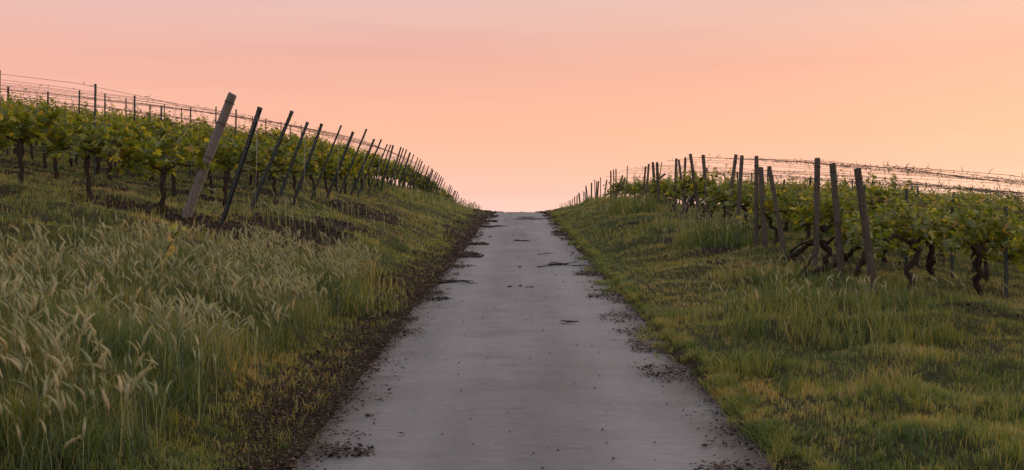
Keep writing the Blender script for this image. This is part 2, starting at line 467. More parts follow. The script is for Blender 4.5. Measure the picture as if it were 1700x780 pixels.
ry = stations([(2, 66, .12), (66, 130, 1)])
ru = np.array([-1, -.97, -.93, -.85, -.7, -.5, -.25, 0, .25, .5, .7, .85, .93, .97, 1.0])
RU, RY = np.meshgrid(ru, ry)
wob = 1 + np.where(np.abs(RU) > .9, (fbm(RU * 3, RY, 1.4, 21) - .5) * .16, 0)
RX = xc(RY) + RU * (HW + .03) * wob
edge = smooth(.72, .99, np.abs(RU) + (fbm(RX, RY, 2.2, 33) - .5) * .35)
RZ = ZR(RY) + .012 - .02 * np.abs(RU) ** 2 + (fbm(RX, RY, .6, 13) - .5) * .012
# soft worn wheel tracks
RZ -= .008 * np.exp(-((np.abs(RU) - .5) / .18) ** 2)
V = np.stack([RX.ravel(), RY.ravel(), RZ.ravel()], -1)
nx, ny = len(ru), len(ry)
ii, jj = np.meshgrid(np.arange(nx - 1), np.arange(ny - 1)); q = (jj * nx + ii).ravel()
rd = mk('road', V, [np.stack([q, q + 1, q + nx + 1, q + nx], -1)], M['road'], None, {'edge': edge.ravel(), 'wear': (np.exp(-((np.abs(RU) - .5) / .15) ** 2) * (.5 + fbm(RX, RY, .7, 35))).ravel()}, True)
tag(rd, 'pale grey concrete farm track climbing to the crest', 'road', None, 'structure')

def rz(x, y):
    u = abs(x - xc(y)) / (HW + .03)
    return float(ZR(y)) + .012 - .02 * min(u, 1) ** 2

# ------------------------------------------------------------------ grass
TALLS = [  # centre px, rx, ry, height, seedy
    ((1290, 462), 1.0, .55, .20), ((1345, 505), 1.0, .45, .24), ((1425, 510), .8, .5, .26), ((1130, 534), .42, .35, .17), ((1062, 352), 1.2, 2.6, .55), ((1015, 338), 1.4, 5, .36), ((1100, 352), .7, 1.5, .3),
    ((1190, 402), .9, 1.3, .36), ((1110, 375), .9, .8, .18), ((1075, 388), .7, .6, .12), ((1215, 462), .6, .5, .12),
    ((690, 330), 1.4, 4, .32), ((655, 322), 1.2, 3, .3), ((640, 472), .55, .9, .24), ((600, 500), .6, .9, .3), ((580, 400), .6, 1.0, .15), ((440, 372), .6, .5, .2), ((500, 372), .6, .5, .18),
    ((560, 365), .5, .5, .16), ((1395, 470), 1.3, .8, .12), ((690, 415), .4, 1.2, .12), ((740, 345), .8, 5, .16), ((1420, 560), 1.5, .5, .25), ((1150, 620), .8, .5, .2)]
TALLS = [(hit(*c), a, b, h) for c, a, b, h in TALLS]
SEEDC = [(hit(290, 510), 1.3, 1.2), (hit(400, 520), 1.7, 1.5), (hit(480, 480), 1.0, 1.9), (hit(560, 515), .75, 1.2), (hit(385, 488), 1.0, 1.0), (hit(590, 470), .5, 1.3), (hit(380, 600), 2.4, 2.0), (hit(150, 580), 2.0, 2.2), (hit(520, 640), 1.2, 1.6)]

def seed_zone(x, y):
    s = np.zeros_like(x)
    for c, rx, ry in SEEDC: s = np.maximum(s, blob(x, y, c, rx, ry, 0, .22))
    u = x - xc(y)
    return s * smooth(-2.05, -2.45, u)

def grass_height(x, y):
    h = .03 + .06 * fbm(x, y, 1.2, 101) + .10 * smooth(.5, .8, fbm(x, y, 2.6, 111)) * smooth(.35, .6, fbm(x, y, .5, 115))
    for c, rx, ry, hh in TALLS: h = np.maximum(h, hh * blob(x, y, c, rx, ry, 0, .3))
    s = seed_zone(x, y)
    h = np.maximum(h, s * (.14 + .14 * fbm(x, y, .9, 121)))
    u = np.abs(x - xc(y))
    h *= .5 + .5 * smooth(1.5, 2.3, u)
    return h

def blades(pos, h, w, bend, tint, tipt):
    n = len(pos)
    ang = RNG.uniform(0, 2 * np.pi, n); face = RNG.uniform(0, 2 * np.pi, n)
    d = np.stack([np.cos(ang), np.sin(ang)], -1) * (bend * h)[:, None]
    s = np.stack([np.cos(face), np.sin(face), np.zeros(n)], -1) * (w / 2)[:, None]
    V = np.zeros((n, 5, 3))
    V[:, 0] = pos - s; V[:, 1] = pos + s
    mid = pos.copy(); mid[:, :2] += d * .35; mid[:, 2] += h * .58
    V[:, 2] = mid - s * .8; V[:, 3] = mid + s * .8
    tip = pos.copy(); tip[:, :2] += d; tip[:, 2] += h * (1 - .25 * np.clip(bend, 0, 1.4))
    V[:, 4] = tip
    V[:, :2, 2] -= .015
    b = np.arange(n) * 5
    fq = np.stack([b, b + 1, b + 3, b + 2], -1); ft = np.stack([b + 2, b + 3, b + 4], -1)
    T = np.stack([tint, tint, (tint + tipt) / 2, (tint + tipt) / 2, tipt], -1)
    return V.reshape(-1, 3), fq, ft, T.ravel()

def scatter(n, y0, y1, u0f, u1f, power):
    t = RNG.random(n)
    # density falls with distance
    y = (y0 ** power + t * (y1 ** power - y0 ** power)) ** (1 / power)
    u0 = u0f(y); u1 = u1f(y)
    x = u0 + RNG.random(n) * (u1 - u0)
    return x, y

def grass_patch(name, n, y0, y1, side, label, mat, power=.6):
    if side < 0: f0 = lambda y: -(.58 * y + 1.2); f1 = lambda y: xc(y) - HW - .05
    else: f0 = lambda y: xc(y) + HW + .05; f1 = lambda y: .58 * y + 1.2
    x, y = scatter(n, y0, y1, f0, f1, power)
    # pull blades into tussocks
    cx = np.floor(x / .13) ; cy = np.floor(y / .13)
    jx = (vnoise(cx, cy, 1.0, 201)) * .13 + cx * .13; jy = vnoise(cx, cy, 1.0, 207) * .13 + cy * .13
    k = .45 * RNG.random(n)
    x = x * (1 - k) + jx * k; y = y * (1 - k) + jy * k
    c1 = vnoise(np.floor(x / .17) * 1.0, np.floor(y / .17), 1.0, 221); c2 = vnoise(np.floor(x / .17), np.floor(y / .17), 1.0, 227)
    c1k = c1; c2k = c2
    so = soil_mask(x, y)
    dens = (1 - .93 * so) * (.55 + .45 * smooth(.3, .6, fbm(x, y, 2.4, 131)))
    keep = RNG.random(n) < dens
    x = x[keep]; y = y[keep]; n = len(x); c1 = c1[keep]; c2 = c2[keep]
    h = grass_height(x, y) * RNG.uniform(.45, 1.25, n) * (.55 + .95 * c1)
    w = np.maximum(.0050, y * .00050) * RNG.uniform(.7, 1.3, n) * (1 + .5 * (h > .2))
    bend = RNG.uniform(.1, .95, n) ** 1.2
    hh = grass_height(x, y)
    t = .34 + 1.0 * (fbm(x * .6, y, .75, 141) - .42) + .75 * (fbm(x, y, 3.0, 151) - .5) - .7 * np.clip(hh - .12, 0, .25) + .55 * (c2 - .5) + RNG.normal(0, .13, n)
    dry = RNG.random(n) < (.06 + .5 * smooth(.55, .75, fbm(x, y, 1.0, 161)))
    t = np.where(dry, RNG.uniform(.7, 1.0, n), t)
    t = np.clip(t, 0, 1); tip = np.clip(t + .24 + RNG.normal(0, .05, n), 0, 1)
    pos = np.stack([x, y, height(x, y)], -1)
    V, fq, ft, T = blades(pos, h, w, bend, t, tip)
    ob = mk(name, V, [fq, ft], mat, None, {'tint': T})
    tag(ob, label, 'grass', None, 'stuff')
    return ob

grass_patch('grass', 330000, 3.2, 62, -1, 'short green and straw coloured grass on the bank left of the track', M['grass'], .5)
grass_patch('grass', 330000, 3.2, 62, 1, 'short green and straw coloured grass on the verge right of the track', M['grass'], .5)

def fringe(name, n, side, label):
    y = (3.5 ** .5 + RNG.random(n) * (52 ** .5 - 3.5 ** .5)) ** 2
    cl = vnoise(y, y * 0, 3.2, 501 + side); w_ = fbm(y * 0, y, .5, 88 if side < 0 else 93)
    over = (.30 * smooth(.40, .75, cl) * smooth(.35, .65, fbm(y * 0, y, .8, 507 + side)))
    q_ = RNG.random(n)
    u = HW + .22 - q_ * (.24 + over * .9) if side > 0 else -(HW + .62 - q_ * (.45 + over))
    x = u + xc(y) + RNG.normal(0, .02, n)
    cx = np.floor(y / .16); keep = vnoise(cx, np.floor(x / .16), 1.0, 511) > (.42 if side > 0 else .5)
    x = x[keep]; y = y[keep]; n = len(x)
    z = np.where(np.abs(x - xc(y)) < HW + .03, ZR(y) - .01, height(x, y))
    h = RNG.uniform(.03, .10, n) * (.6 + .9 * vnoise(y, x, 4, 521))
    t = np.clip(.45 + .8 * (vnoise(x, y, 5, 531) - .5) + RNG.normal(0, .14, n), 0, 1)
    V, fq, ft, T = blades(np.stack([x, y, z], -1), h, np.maximum(.005, y * .0005) * RNG.uniform(.7, 1.3, n), RNG.uniform(.3, 1.3, n), t, np.clip(t + .2, 0, 1))
    tag(mk(name, V, [fq, ft], M['grass'], None, {'tint': T}), label, 'grass', None, 'stuff')
fringe('grass_fringe', 60000, 1, 'ragged tufts of grass creeping over the right edge of the concrete')
fringe('grass_fringe', 9000, -1, 'sparse tufts of grass growing through the litter at the left edge')

# long foxtail-like grass with pale nodding heads
def head_proto(k):
    rnd = np.random.default_rng(k); V = []; Fs = []
    L = .100; bendy = rnd.uniform(.05, .7)
    nseg = 5; pts = []; a = 0; p = np.array([0., 0., 0.])
    for i in range(nseg + 1):
        pts.append(p.copy()); a += bendy / nseg; p = p + np.array([math.sin(a), 0, math.cos(a)]) * L / nseg
    rad = [.003, .0078, .0095, .0088, .006, .001]
    for i, c in enumerate(pts):
        for q in range(5):
            an = q * 2 * math.pi / 5 + i * .6
            V.append(c + np.array([math.cos(an), math.sin(an), 0]) * rad[i])
    quads = [(i * 5 + q, i * 5 + (q + 1) % 5, i * 5 + 5 + (q + 1) % 5, i * 5 + 5 + q) for i in range(nseg) for q in range(5)]
    tris = []
    for i in range(40):     # bristles
        s = rnd.integers(0, nseg); c = pts[s] + (pts[s + 1] - pts[s]) * rnd.random()
        dr = pts[s + 1] - pts[s]; dr = dr / np.linalg.norm(dr)
        an = rnd.uniform(0, 6.28); o_ = np.array([math.cos(an), math.sin(an), .0])
        e = c + o_ * .016 + dr * .034; sd = np.cross(o_, dr) * .0016
        b = len(V); V += [c - sd, c + sd, e]; tris.append((b, b + 1, b + 2))
    return np.array(V), np.array(quads), np.array(tris)
HP = [head_proto(k) for k in range(5)]

def seed_grass(name, xs, ys, hs, label, wmul=1.0, hscale=1.0):
    n = len(xs); z = height(xs, ys)
    ang = RNG.normal(.0, .8, n) + np.where(RNG.random(n) < .72, 3.0, 0.4); lean = RNG.uniform(.05, .30, n) * hs
    d = np.stack([np.cos(ang), np.sin(ang)], -1)
    base = np.stack([xs, ys, z], -1)
    top = base.copy(); top[:, :2] += d * lean[:, None]; top[:, 2] += hs
    mid = base.copy(); mid[:, :2] += d * lean[:, None] * .3; mid[:, 2] += hs * .55
    w = .0016 * np.maximum(1, ys / 9) * wmul
    s = np.stack([-d[:, 1], d[:, 0], np.zeros(n)], -1) * w[:, None]
    SV = np.stack([base - s, base + s, mid - s, mid + s, top - s * .6, top + s * .6], 1).reshape(-1, 3)
    b = np.arange(n) * 6
    SF = np.concatenate([np.stack([b, b + 1, b + 3, b + 2], -1), np.stack([b + 2, b + 3, b + 5, b + 4], -1)])
    Vs = [SV]; Q = [SF]; Tr = []; T = [np.repeat(RNG.uniform(.0, .35, n), 6)]; off = len(SV)
    for k, (pv, pq, pt) in enumerate(HP):
        idx = np.nonzero(np.arange(n) % 5 == k)[0]
        sc = RNG.uniform(.55, 1.2, len(idx)) * hscale
        ca = d[idx, 0]; sa = d[idx, 1]
        tilt = RNG.uniform(.0, .65, len(idx)) ** 1.1
        v = pv[None] * sc[:, None, None] * np.array([1.15, 1.15, 1])
        vx = v[..., 0] * np.cos(tilt)[:, None] + v[..., 2] * np.sin(tilt)[:, None]
        vz = -v[..., 0] * np.sin(tilt)[:, None] + v[..., 2] * np.cos(tilt)[:, None]
        wx = vx * ca[:, None] - v[..., 1] * sa[:, None]; wy = vx * sa[:, None] + v[..., 1] * ca[:, None]
        W = np.stack([wx, wy, vz], -1) + top[idx][:, None]
        m_ = len(pv); o_ = off + np.arange(len(idx))[:, None, None] * m_
        Vs.append(W.reshape(-1, 3)); Q.append((pq[None] + o_).reshape(-1, 4)); Tr.append((pt[None] + o_).reshape(-1, 3))
        T.append(np.repeat(np.clip(RNG.normal(.5, .25, len(idx)), 0, 1), m_)); off += m_ * len(idx)
    ob = mk(name, np.concatenate(Vs), [np.concatenate(Q), np.concatenate(Tr)], M['seed'], None, {'tint': np.concatenate(T)})
    return tag(ob, label, 'grass', None, 'stuff')

nb = 26000
x = RNG.uniform(-9.5, -2.0, nb); y = 4 + 15 * RNG.random(nb) ** .9
k = (RNG.random(nb) < seed_zone(x, y) * (.25 + .75 * smooth(.35, .6, fbm(x, y, 1.6, 171)))) & (x > -(.58 * y + .8))
x = x[k]; y = y[k]
cz = len(x); sel = RNG.random(cz) < .85
hs = (.24 + .20 * fbm(x, y, 1.1, 181)) * RNG.uniform(.65, 1.15, cz)
seed_grass('seeding_grass', x[sel], y[sel], hs[sel], 'tall foxtail grass with pale nodding seed heads in the left foreground')
# its long blades
nb = 90000
x = RNG.uniform(-9.5, -2.0, nb); y = 4 + 15 * RNG.random(nb)
k = (RNG.random(nb) < seed_zone(x, y) * (.35 + .65 * smooth(.3, .55, fbm(x, y, 1.6, 171)))) & (x > -(.58 * y + .8))
x = x[k]; y = y[k]; n = len(x)
hs = (.18 + .20 * fbm(x, y, 1.1, 181)) * RNG.uniform(.5, 1.2, n)
t = np.clip(.25 + .8 * (fbm(x, y, .9, 191) - .5) + RNG.normal(0, .13, n), 0, 1)
V, fq, ft, T = blades(np.stack([x, y, height(x, y)], -1), hs, RNG.uniform(.005, .009, n), RNG.uniform(.15, 1.0, n), t, np.clip(t + .2, 0, 1))
tag(mk('tall_grass', V, [fq, ft], M['tall'], None, {'tint': T}), 'long blue-green grass blades filling the left foreground under the seed heads', 'grass', None, 'stuff')

# scattered seed stems elsewhere
def sprinkle(items, label):
    xs = []; ys = []; hh = []
    for (px, py), rx, ry, n, h in items:
        c = hit(px, py)
        xs.append(RNG.normal(c[0], rx, n)); ys.append(RNG.normal(c[1], ry, n)); hh.append(RNG.uniform(.6, 1.1, n) * h)
    xs = np.concatenate(xs); ys = np.concatenate(ys); hh = np.concatenate(hh)
    k = np.abs(xs - xc(ys)) > 2.0
    seed_grass('seeding_grass', xs[k], ys[k], hh[k], label, 1.2, 1.0)
sprinkle([((1062, 350), .8, 1.5, 160, .5), ((1190, 398), .6, .6, 110, .42), ((1150, 370), .5, .5, 40, .36), ((1390, 515), .9, .35, 90, .3), ((1100, 345), .6, 1.5, 60, .4),
          ((1300, 460), .7, .4, 40, .24), ((930, 352), .35, 3, 60, .26), ((1130, 375), .6, .6, 40, .3)], 'scattered seed stems standing along the right verge by the wooden posts')
sprinkle([((690, 326), .9, 3, 220, .42), ((660, 322), .9, 2, 140, .42), ((740, 340), .6, 5, 170, .34), ((790, 350), .3, 4, 120, .3), ((500, 366), .6, .5, 60, .32), ((440, 366), .4, .3, 16, .32),
          ((560, 350), .8, .6, 40, .3)], 'scattered seed stems along the left bank below the metal posts')

# ------------------------------------------------------------------ litter along the track
def litter(name, n, side, label):
    y = (5 ** .5 + RNG.random(n) * (56 ** .5 - 5 ** .5)) ** 2
    if side < 0:
        u = -HW - 1.25 + RNG.random(n) * 1.95; mk_ = litter_left(u, y)
        t = np.clip((-HW + .45 - u) / .45, 0, 1)
    else:
        u = HW - .6 + RNG.random(n) * 1.2; mk_ = litter_right(u, y)
    streak = vnoise(u * 1.0, y, 5.5, 301) > .45
    k = (RNG.random(n) < mk_ * .9) | ((RNG.random(n) < .05) & streak & (np.abs(u) < HW) & (np.abs(u) > HW - .4))
    u = u[k]; y = y[k]; n = len(u); x = u + xc(y)
    z = np.where(np.abs(u) < HW, ZR(y) + .0, height(x, y)) + RNG.uniform(.0, .03, n)
    s = RNG.uniform(.005, .016, n) * np.where(RNG.random(n) < .08, 2.0, 1) * np.maximum(1, y / 12)
    a = RNG.uniform(0, 6.28, n); asp = RNG.uniform(.25, .9, n)
    e1 = np.stack([np.cos(a), np.sin(a), RNG.uniform(-.35, .35, n)], -1) * s[:, None]
    e2 = np.stack([-np.sin(a), np.cos(a), RNG.uniform(-.35, .35, n)], -1) * (s * asp)[:, None]
    up = np.zeros((n, 3)); up[:, 2] = s * RNG.uniform(.1, .7, n)
    c = np.stack([x, y, z], -1)
    V = np.stack([c - e1, c - e2 + up * .3, c + e1, c + e2 + up * .3, c + up, c - up * .4], 1).reshape(-1, 3)
    b = np.arange(n) * 6
    tr = []
    for p in range(4):
        tr.append(np.stack([b + p, b + (p + 1) % 4, b + 4], -1)); tr.append(np.stack([b + (p + 1) % 4, b + p, b + 5], -1))
    tt = np.clip(RNG.beta(1.3, 1.9, n) + .35 * (fbm(x, y, 2.0, 311) - .5), 0, 1)
    ob = mk(name, V, [np.concatenate(tr)], M['litter'], None, {'tint': np.repeat(tt, 6)})
    tag(ob, label, 'leaf litter', None, 'stuff')
litter('leaf_litter', 230000, -1, 'brown leaf and earth litter along the left edge of the track')
litter('leaf_litter', 80000, 1, 'dark leaf and earth litter along the right edge of the track')

n = 60000
x = RNG.uniform(-12, 9, n); y = 10 + 22 * RNG.random(n)
k = (soil_mask(x, y) > .5) & (np.abs(x - xc(y)) > 2.3); x = x[k]; y = y[k]; n = len(x)
sz = RNG.uniform(.012, .045, n) * RNG.uniform(.5, 1, n); c = np.stack([x, y, height(x, y) + sz * .2], -1)
dirs = np.array([(1, 0, 0), (0, 1, 0), (-1, 0, 0), (0, -1, 0), (0, 0, .8), (0, 0, -.5)], float)
V = (c[:, None] + dirs[None] * (sz[:, None, None] * RNG.uniform(.6, 1.3, (n, 6, 1))) + RNG.normal(0, 1, (n, 6, 3)) * sz[:, None, None] * .15).reshape(-1, 3)
b = np.arange(n) * 6
tr = [np.stack([b + p, b + (p + 1) % 4, b + 4], -1) for p in range(4)] + [np.stack([b + (p + 1) % 4, b + p, b + 5], -1) for p in range(4)]
tag(mk('soil_clods', V, [np.concatenate(tr)], M['litter'], None, {'tint': np.repeat(RNG.uniform(.05, .55, n), 6)}), 'loose dark clods covering the bare earth patches beside the track', 'soil', None, 'stuff')

def debris(px, py, rx, ry, n, label):
    d = 1.76 * F / (py - 293); x0 = (px - 850) / F * d
    a = RNG.uniform(0, 6.28, n); r = RNG.random(n) ** .7
    x = x0 + np.cos(a) * r * rx * RNG.uniform(.6, 1, n); y = d + np.sin(a) * r * ry + (vnoise(x * 3, x * 0, 2, int(px)) - .5) * ry
    s_ = RNG.uniform(.010, .028, n)
    c = np.stack([x, y, ZR(y) + .012 + s_ * .2], -1); b0 = c.mean(0)
    dirs = np.array([(1, 0, 0), (0, 1, 0), (-1, 0, 0), (0, -1, 0), (0, 0, .6), (0, 0, -.4)], float)
    V = (c[:, None] + dirs[None] * (s_[:, None, None] * RNG.uniform(.5, 1.6, (n, 6, 1)))).reshape(-1, 3)
    b = np.arange(n) * 6
    tr = [np.stack([b + p, b + (p + 1) % 4, b + 4], -1) for p in range(4)] + [np.stack([b + (p + 1) % 4, b + p, b + 5], -1) for p in range(4)]
    tag(mk('plant_debris', V, [np.concatenate(tr)], M['litter'], None, {'tint': np.repeat(RNG.uniform(0, .5, n), 6)}), label, 'debris', None, 'stuff')
debris(812, 377, .62, .5, 420, 'flat dark patch of plant debris left of centre near the crest')
debris(880, 365, .8, .45, 360, 'dark streak of debris lying across the track just below the crest')
debris(872, 362, .45, .3, 140, 'thin broken line of debris above the long streak near the crest')
debris(735, 468, .30, .10, 260, 'dark heap of debris around the long cutting at the left edge')
debris(866, 400, .22, .12, 90, 'small scatter of debris around the curled twig in mid track')
debris(925, 439, .26, .09, 110, 'crumbled bark around the forked twig right of centre')
debris(962, 374, .5, .5, 160, 'ragged dark debris beside the right verge near the crest')

# crumbs lying on the concrete
n = 420
y = (5.5 ** .6 + RNG.random(n) * (50 ** .6 - 5.5 ** .6)) ** (1 / .6); u = RNG.uniform(-1.4, 1.4, n); x = u + xc(y)
V = []; Fc = []
mb = MB()
for i in range(n):
    c = Vector((x[i], y[i], rz(x[i], y[i]) + .003)); s = random.uniform(.005, .015) * max(1, y[i] / 18)
    b = len(mb.v); a0 = random.random() * 6
    for q_ in range(5):
        a = a0 + q_ * 1.257; mb.v.append(c + Vector((math.cos(a), math.sin(a) * .8, 0)) * s * random.uniform(.6, 1.2)); mb.t.append(.3)
    mb.v.append(c + Vector((0, 0, s * .8))); mb.t.append(random.random() * .7)
    for q_ in range(5): mb.f.append((b + q_, b + (q_ + 1) % 5, b + 5))
o = mb.build('road_crumbs', M['litter'], None, False)
tag(o, 'tiny crumbs of earth and gravel strewn over the concrete track', 'gravel', None, 'stuff')

# countable bits on the track: twigs and clods
def twig(pts_px, r, label, sprigs=0, seed=0):
    rnd = random.Random(seed)
    w = []
    for px, py in pts_px:
        d = 1.76 * F / (py - 293); xx = (px - 850) / F * d
        w.append(Vector((xx, d, rz(xx, d) + r * 1.1)))
    base = w[0].copy()
    P_ = []
    for i in range(len(w) - 1):
        for s in range(5):
            p = w[i].lerp(w[i + 1], s / 5); p += Vector((rnd.uniform(-1, 1), rnd.uniform(-2, 2), rnd.uniform(0, .6))) * r * 1.2; P_.append(p)
    P_.append(w[-1])
    mb = MB(); rr = [r * (1 - .6 * i / len(P_)) * rnd.uniform(.7, 1.2) for i in range(len(P_))]
    mb.tube([p - base for p in P_], rr, 5, seed=seed)
    for s in range(sprigs):
        p = rnd.choice(P_) - base; a = rnd.uniform(0, 6.28); L = rnd.uniform(.05, .22)
        mb.tube([p, p + Vector((math.cos(a) * L * .5, math.sin(a) * L * .5, .01)), p + Vector((math.cos(a + .3) * L, math.sin(a + .3) * L, .003))], [r * .6, r * .4, r * .15], 4)
        for q_ in range(3):
            p2 = p + Vector((math.cos(a) * L * rnd.random(), math.sin(a) * L * rnd.random(), .006)); e = Vector((rnd.uniform(-1, 1), rnd.uniform(-1, 1), rnd.uniform(0, .6))) * .02
            f_ = Vector((-e.y, e.x, .004)) * .6; b = len(mb.v); mb.v += [p2 - e, p2 - f_, p2 + e, p2 + f_]; mb.t += [.4] * 4; mb.f.append((b, b + 1, b + 2, b + 3))
    ob = mb.build('twig', M['twig']); ob.location = base
    tag(ob, label, 'twig', 'twigs lying on the track')
twig([(712, 465), (745, 467), (770, 468), (781, 472)], .016, 'dark bushy vine cutting reaching from the left litter onto the concrete', 16, 1)
twig([(722, 495), (738, 497), (745, 495)], .012, 'short dark twig cluster lying at the left edge below the long cutting', 9, 2)
twig([(892, 444), (915, 442), (930, 440)], .010, 'straight twig lying below the forked twig right of the track centre', 3, 3)
twig([(915, 436), (932, 438), (942, 440)], .011, 'thicker end of the forked twig lying right of the track centre', 3, 4)
twig([(938, 438), (950, 436), (958, 434)], .007, 'thin twig pointing up right beside the forked twig', 2, 5)
twig([(951, 442), (968, 441)], .012, 'short stout twig touching the right litter edge', 4, 6)
twig([(893, 423), (906, 422), (919, 420)], .008, 'thin pale twig lying farther up the track above the forked twig', 2, 7)
twig([(856, 399), (866, 400), (878, 401)], .012, 'dark curled twig lying near the middle of the far track', 4, 8)
twig([(865, 365), (890, 366)], .012, 'long dark twig lying across the track just below the crest', 4, 9)
twig([(792, 377), (812, 379), (830, 377)], .014, 'dark flat strip of plant debris left of centre near the crest', 9, 10)
twig([(940, 537), (962, 536)], .012, 'reddish dry stalk lying at the bottom right of the track', 5, 11)
twig([(873, 478), (886, 478)], .008, 'little twig lying right beside the paired clods', 1, 12)

def clod(px, py, s, label, seed):
    rnd = random.Random(seed); d = 1.76 * F / (py - 293); xx = (px - 850) / F * d
    bm_v = []; mb = MB()
    for k_ in range(3):
        c = Vector((rnd.uniform(-1, 1) * s * .7, rnd.uniform(-1, 1) * s * .5, s * .25)); rr = s * rnd.uniform(.45, .75)
        rings = 4; b = len(mb.v)
        for i in range(rings + 1):
            th = math.pi * i / rings
            for j in range(7):
                a = 6.283 * j / 7; w_ = rr * rnd.uniform(.75, 1.2)
                mb.v.append(c + Vector((math.sin(th) * math.cos(a) * w_, math.sin(th) * math.sin(a) * w_, math.cos(th) * w_ * .6))); mb.t.append(rnd.uniform(.1, .45))
        for i in range(rings):
            for j in range(7): mb.f.append((b + i * 7 + j, b + i * 7 + 7 + j, b + i * 7 + 7 + (j + 1) % 7, b + i * 7 + (j + 1) % 7))
    ob = mb.build('earth_clod', M['litter'], None, False); ob.location = (xx, d, rz(xx, d))
    tag(ob, label, 'clod', 'clods of earth on the track')
for a in [(846, 477, .035, 'flat dark clod, left one of the pair in the middle of the track'), (865, 476, .034, 'rounder dark clod, right one of the pair in the middle of the track'),
          (864, 444, .036, 'dark clod lying alone in the track centre above the pair'), (907, 424, .02, 'small dark clod beside the thin pale twig'), (936, 468, .018, 'tiny dark clod with a pale fleck right of the track centre'),
          (922, 457, .014, 'tiny clod in open concrete above the fleck clod'), (813, 393, .045, 'dark clod left of centre on the far track'), (1020, 503, .02, 'small clod near the right edge of the near track'),
          (1026, 533, .02, 'small clod at the bottom right of the near track'), (740, 417, .05, 'dark clod at the left edge of the track among litter'), (862, 428, .016, 'tiny clod on the far side of the lone centre clod'),
          (823, 512, .014, 'tiny clod left of the centre on the near track')]:
    clod(*a, seed=int(a[0]))

# ------------------------------------------------------------------ posts
ORD = ['first', 'second', 'third', 'fourth', 'fifth', 'sixth', 'seventh', 'eighth', 'ninth', 'tenth', 'eleventh', 'twelfth', 'thirteenth', 'fourteenth', 'fifteenth', 'sixteenth',
       'seventeenth', 'eighteenth', 'nineteenth', 'twentieth', 'twenty-first', 'twenty-second', 'twenty-third', 'twenty-fourth', 'twenty-fifth', 'twenty-sixth', 'twenty-seventh',
       'twenty-eighth', 'twenty-ninth', 'thirtieth', 'thirty-first', 'thirty-second', 'thirty-third', 'thirty-fourth', 'thirty-fifth']

def orient(v):   # matrix turning +Z to v
    return v.normalized().to_track_quat('Z', 'Y').to_matrix().to_4x4()

def wood_post(base, top, dia, label, group, mat='wood', seed=0, wires=True, cat='post', name='wooden_post'):
    rnd = random.Random(seed)
    root = empty(name, base); tag(root, label, cat, group)
    v = top - base; L = v.length; Mx = orient(v)
    mb = MB(); n = 12; pts = []; rad = []
    bow = Vector((rnd.uniform(-1, 1), rnd.uniform(-1, 1), 0)) * L * .009
    nseg = 12
    lob = [rnd.uniform(.93, 1.07) for _ in range(n)]
    b0 = 0
    for i in range(nseg + 1):
        t = i / nseg; z = -.18 + (L + .18) * t
        r = dia / 2 * (1.06 - .14 * t) * (1 + rnd.uniform(-.025, .025))
        if i == nseg: r *= .93
        c = bow * math.sin(math.pi * t)
        for k in range(n):
            a = 2 * math.pi * k / n
            zz = z + (0 if i < nseg else (math.cos(a + seed) * dia * .07 + rnd.uniform(-1, 1) * .004))
            if i == nseg - 1: zz = L - dia * .16
            mb.v.append(Mx @ Vector((c.x + math.cos(a) * r * lob[k], c.y + math.sin(a) * r * lob[k], zz))); mb.t.append(.5)
    for i in range(nseg):
        for k in range(n): mb.f.append((i * n + k, i * n + (k + 1) % n, (i + 1) * n + (k + 1) % n, (i + 1) * n + k))
    mb.f.append(tuple(range(n))[::-1])
    mb.f.append(tuple(nseg * n + k for k in range(n)))
    mb.build('shaft', M[mat], root, False)
    if wires:
        for hfrac in (rnd.uniform(.88, .93), rnd.uniform(.68, .76), rnd.uniform(.45, .52)):
            w = MB(); z0 = L * hfrac; tl = rnd.uniform(-.2, .2); r = dia / 2 * 1.02
            for turn in range(2):
                ps = [Mx @ Vector((math.cos(a) * r * 1.04, math.sin(a) * r * 1.04, z0 + math.cos(a) * tl * r + turn * .012)) for a in [j * 2 * math.pi / 12 for j in range(13)]]
                w.tube(ps, [.003] * 13, 4, cap=False)
            w.tube([Mx @ Vector((r, 0, z0)), Mx @ Vector((r + .05, .01, z0 - .03)), Mx @ Vector((r + .06, .02, z0 - .09))], [.003, .0025, .002], 4)
            w.build('wire_wrap', M['wire'], root)
    return root

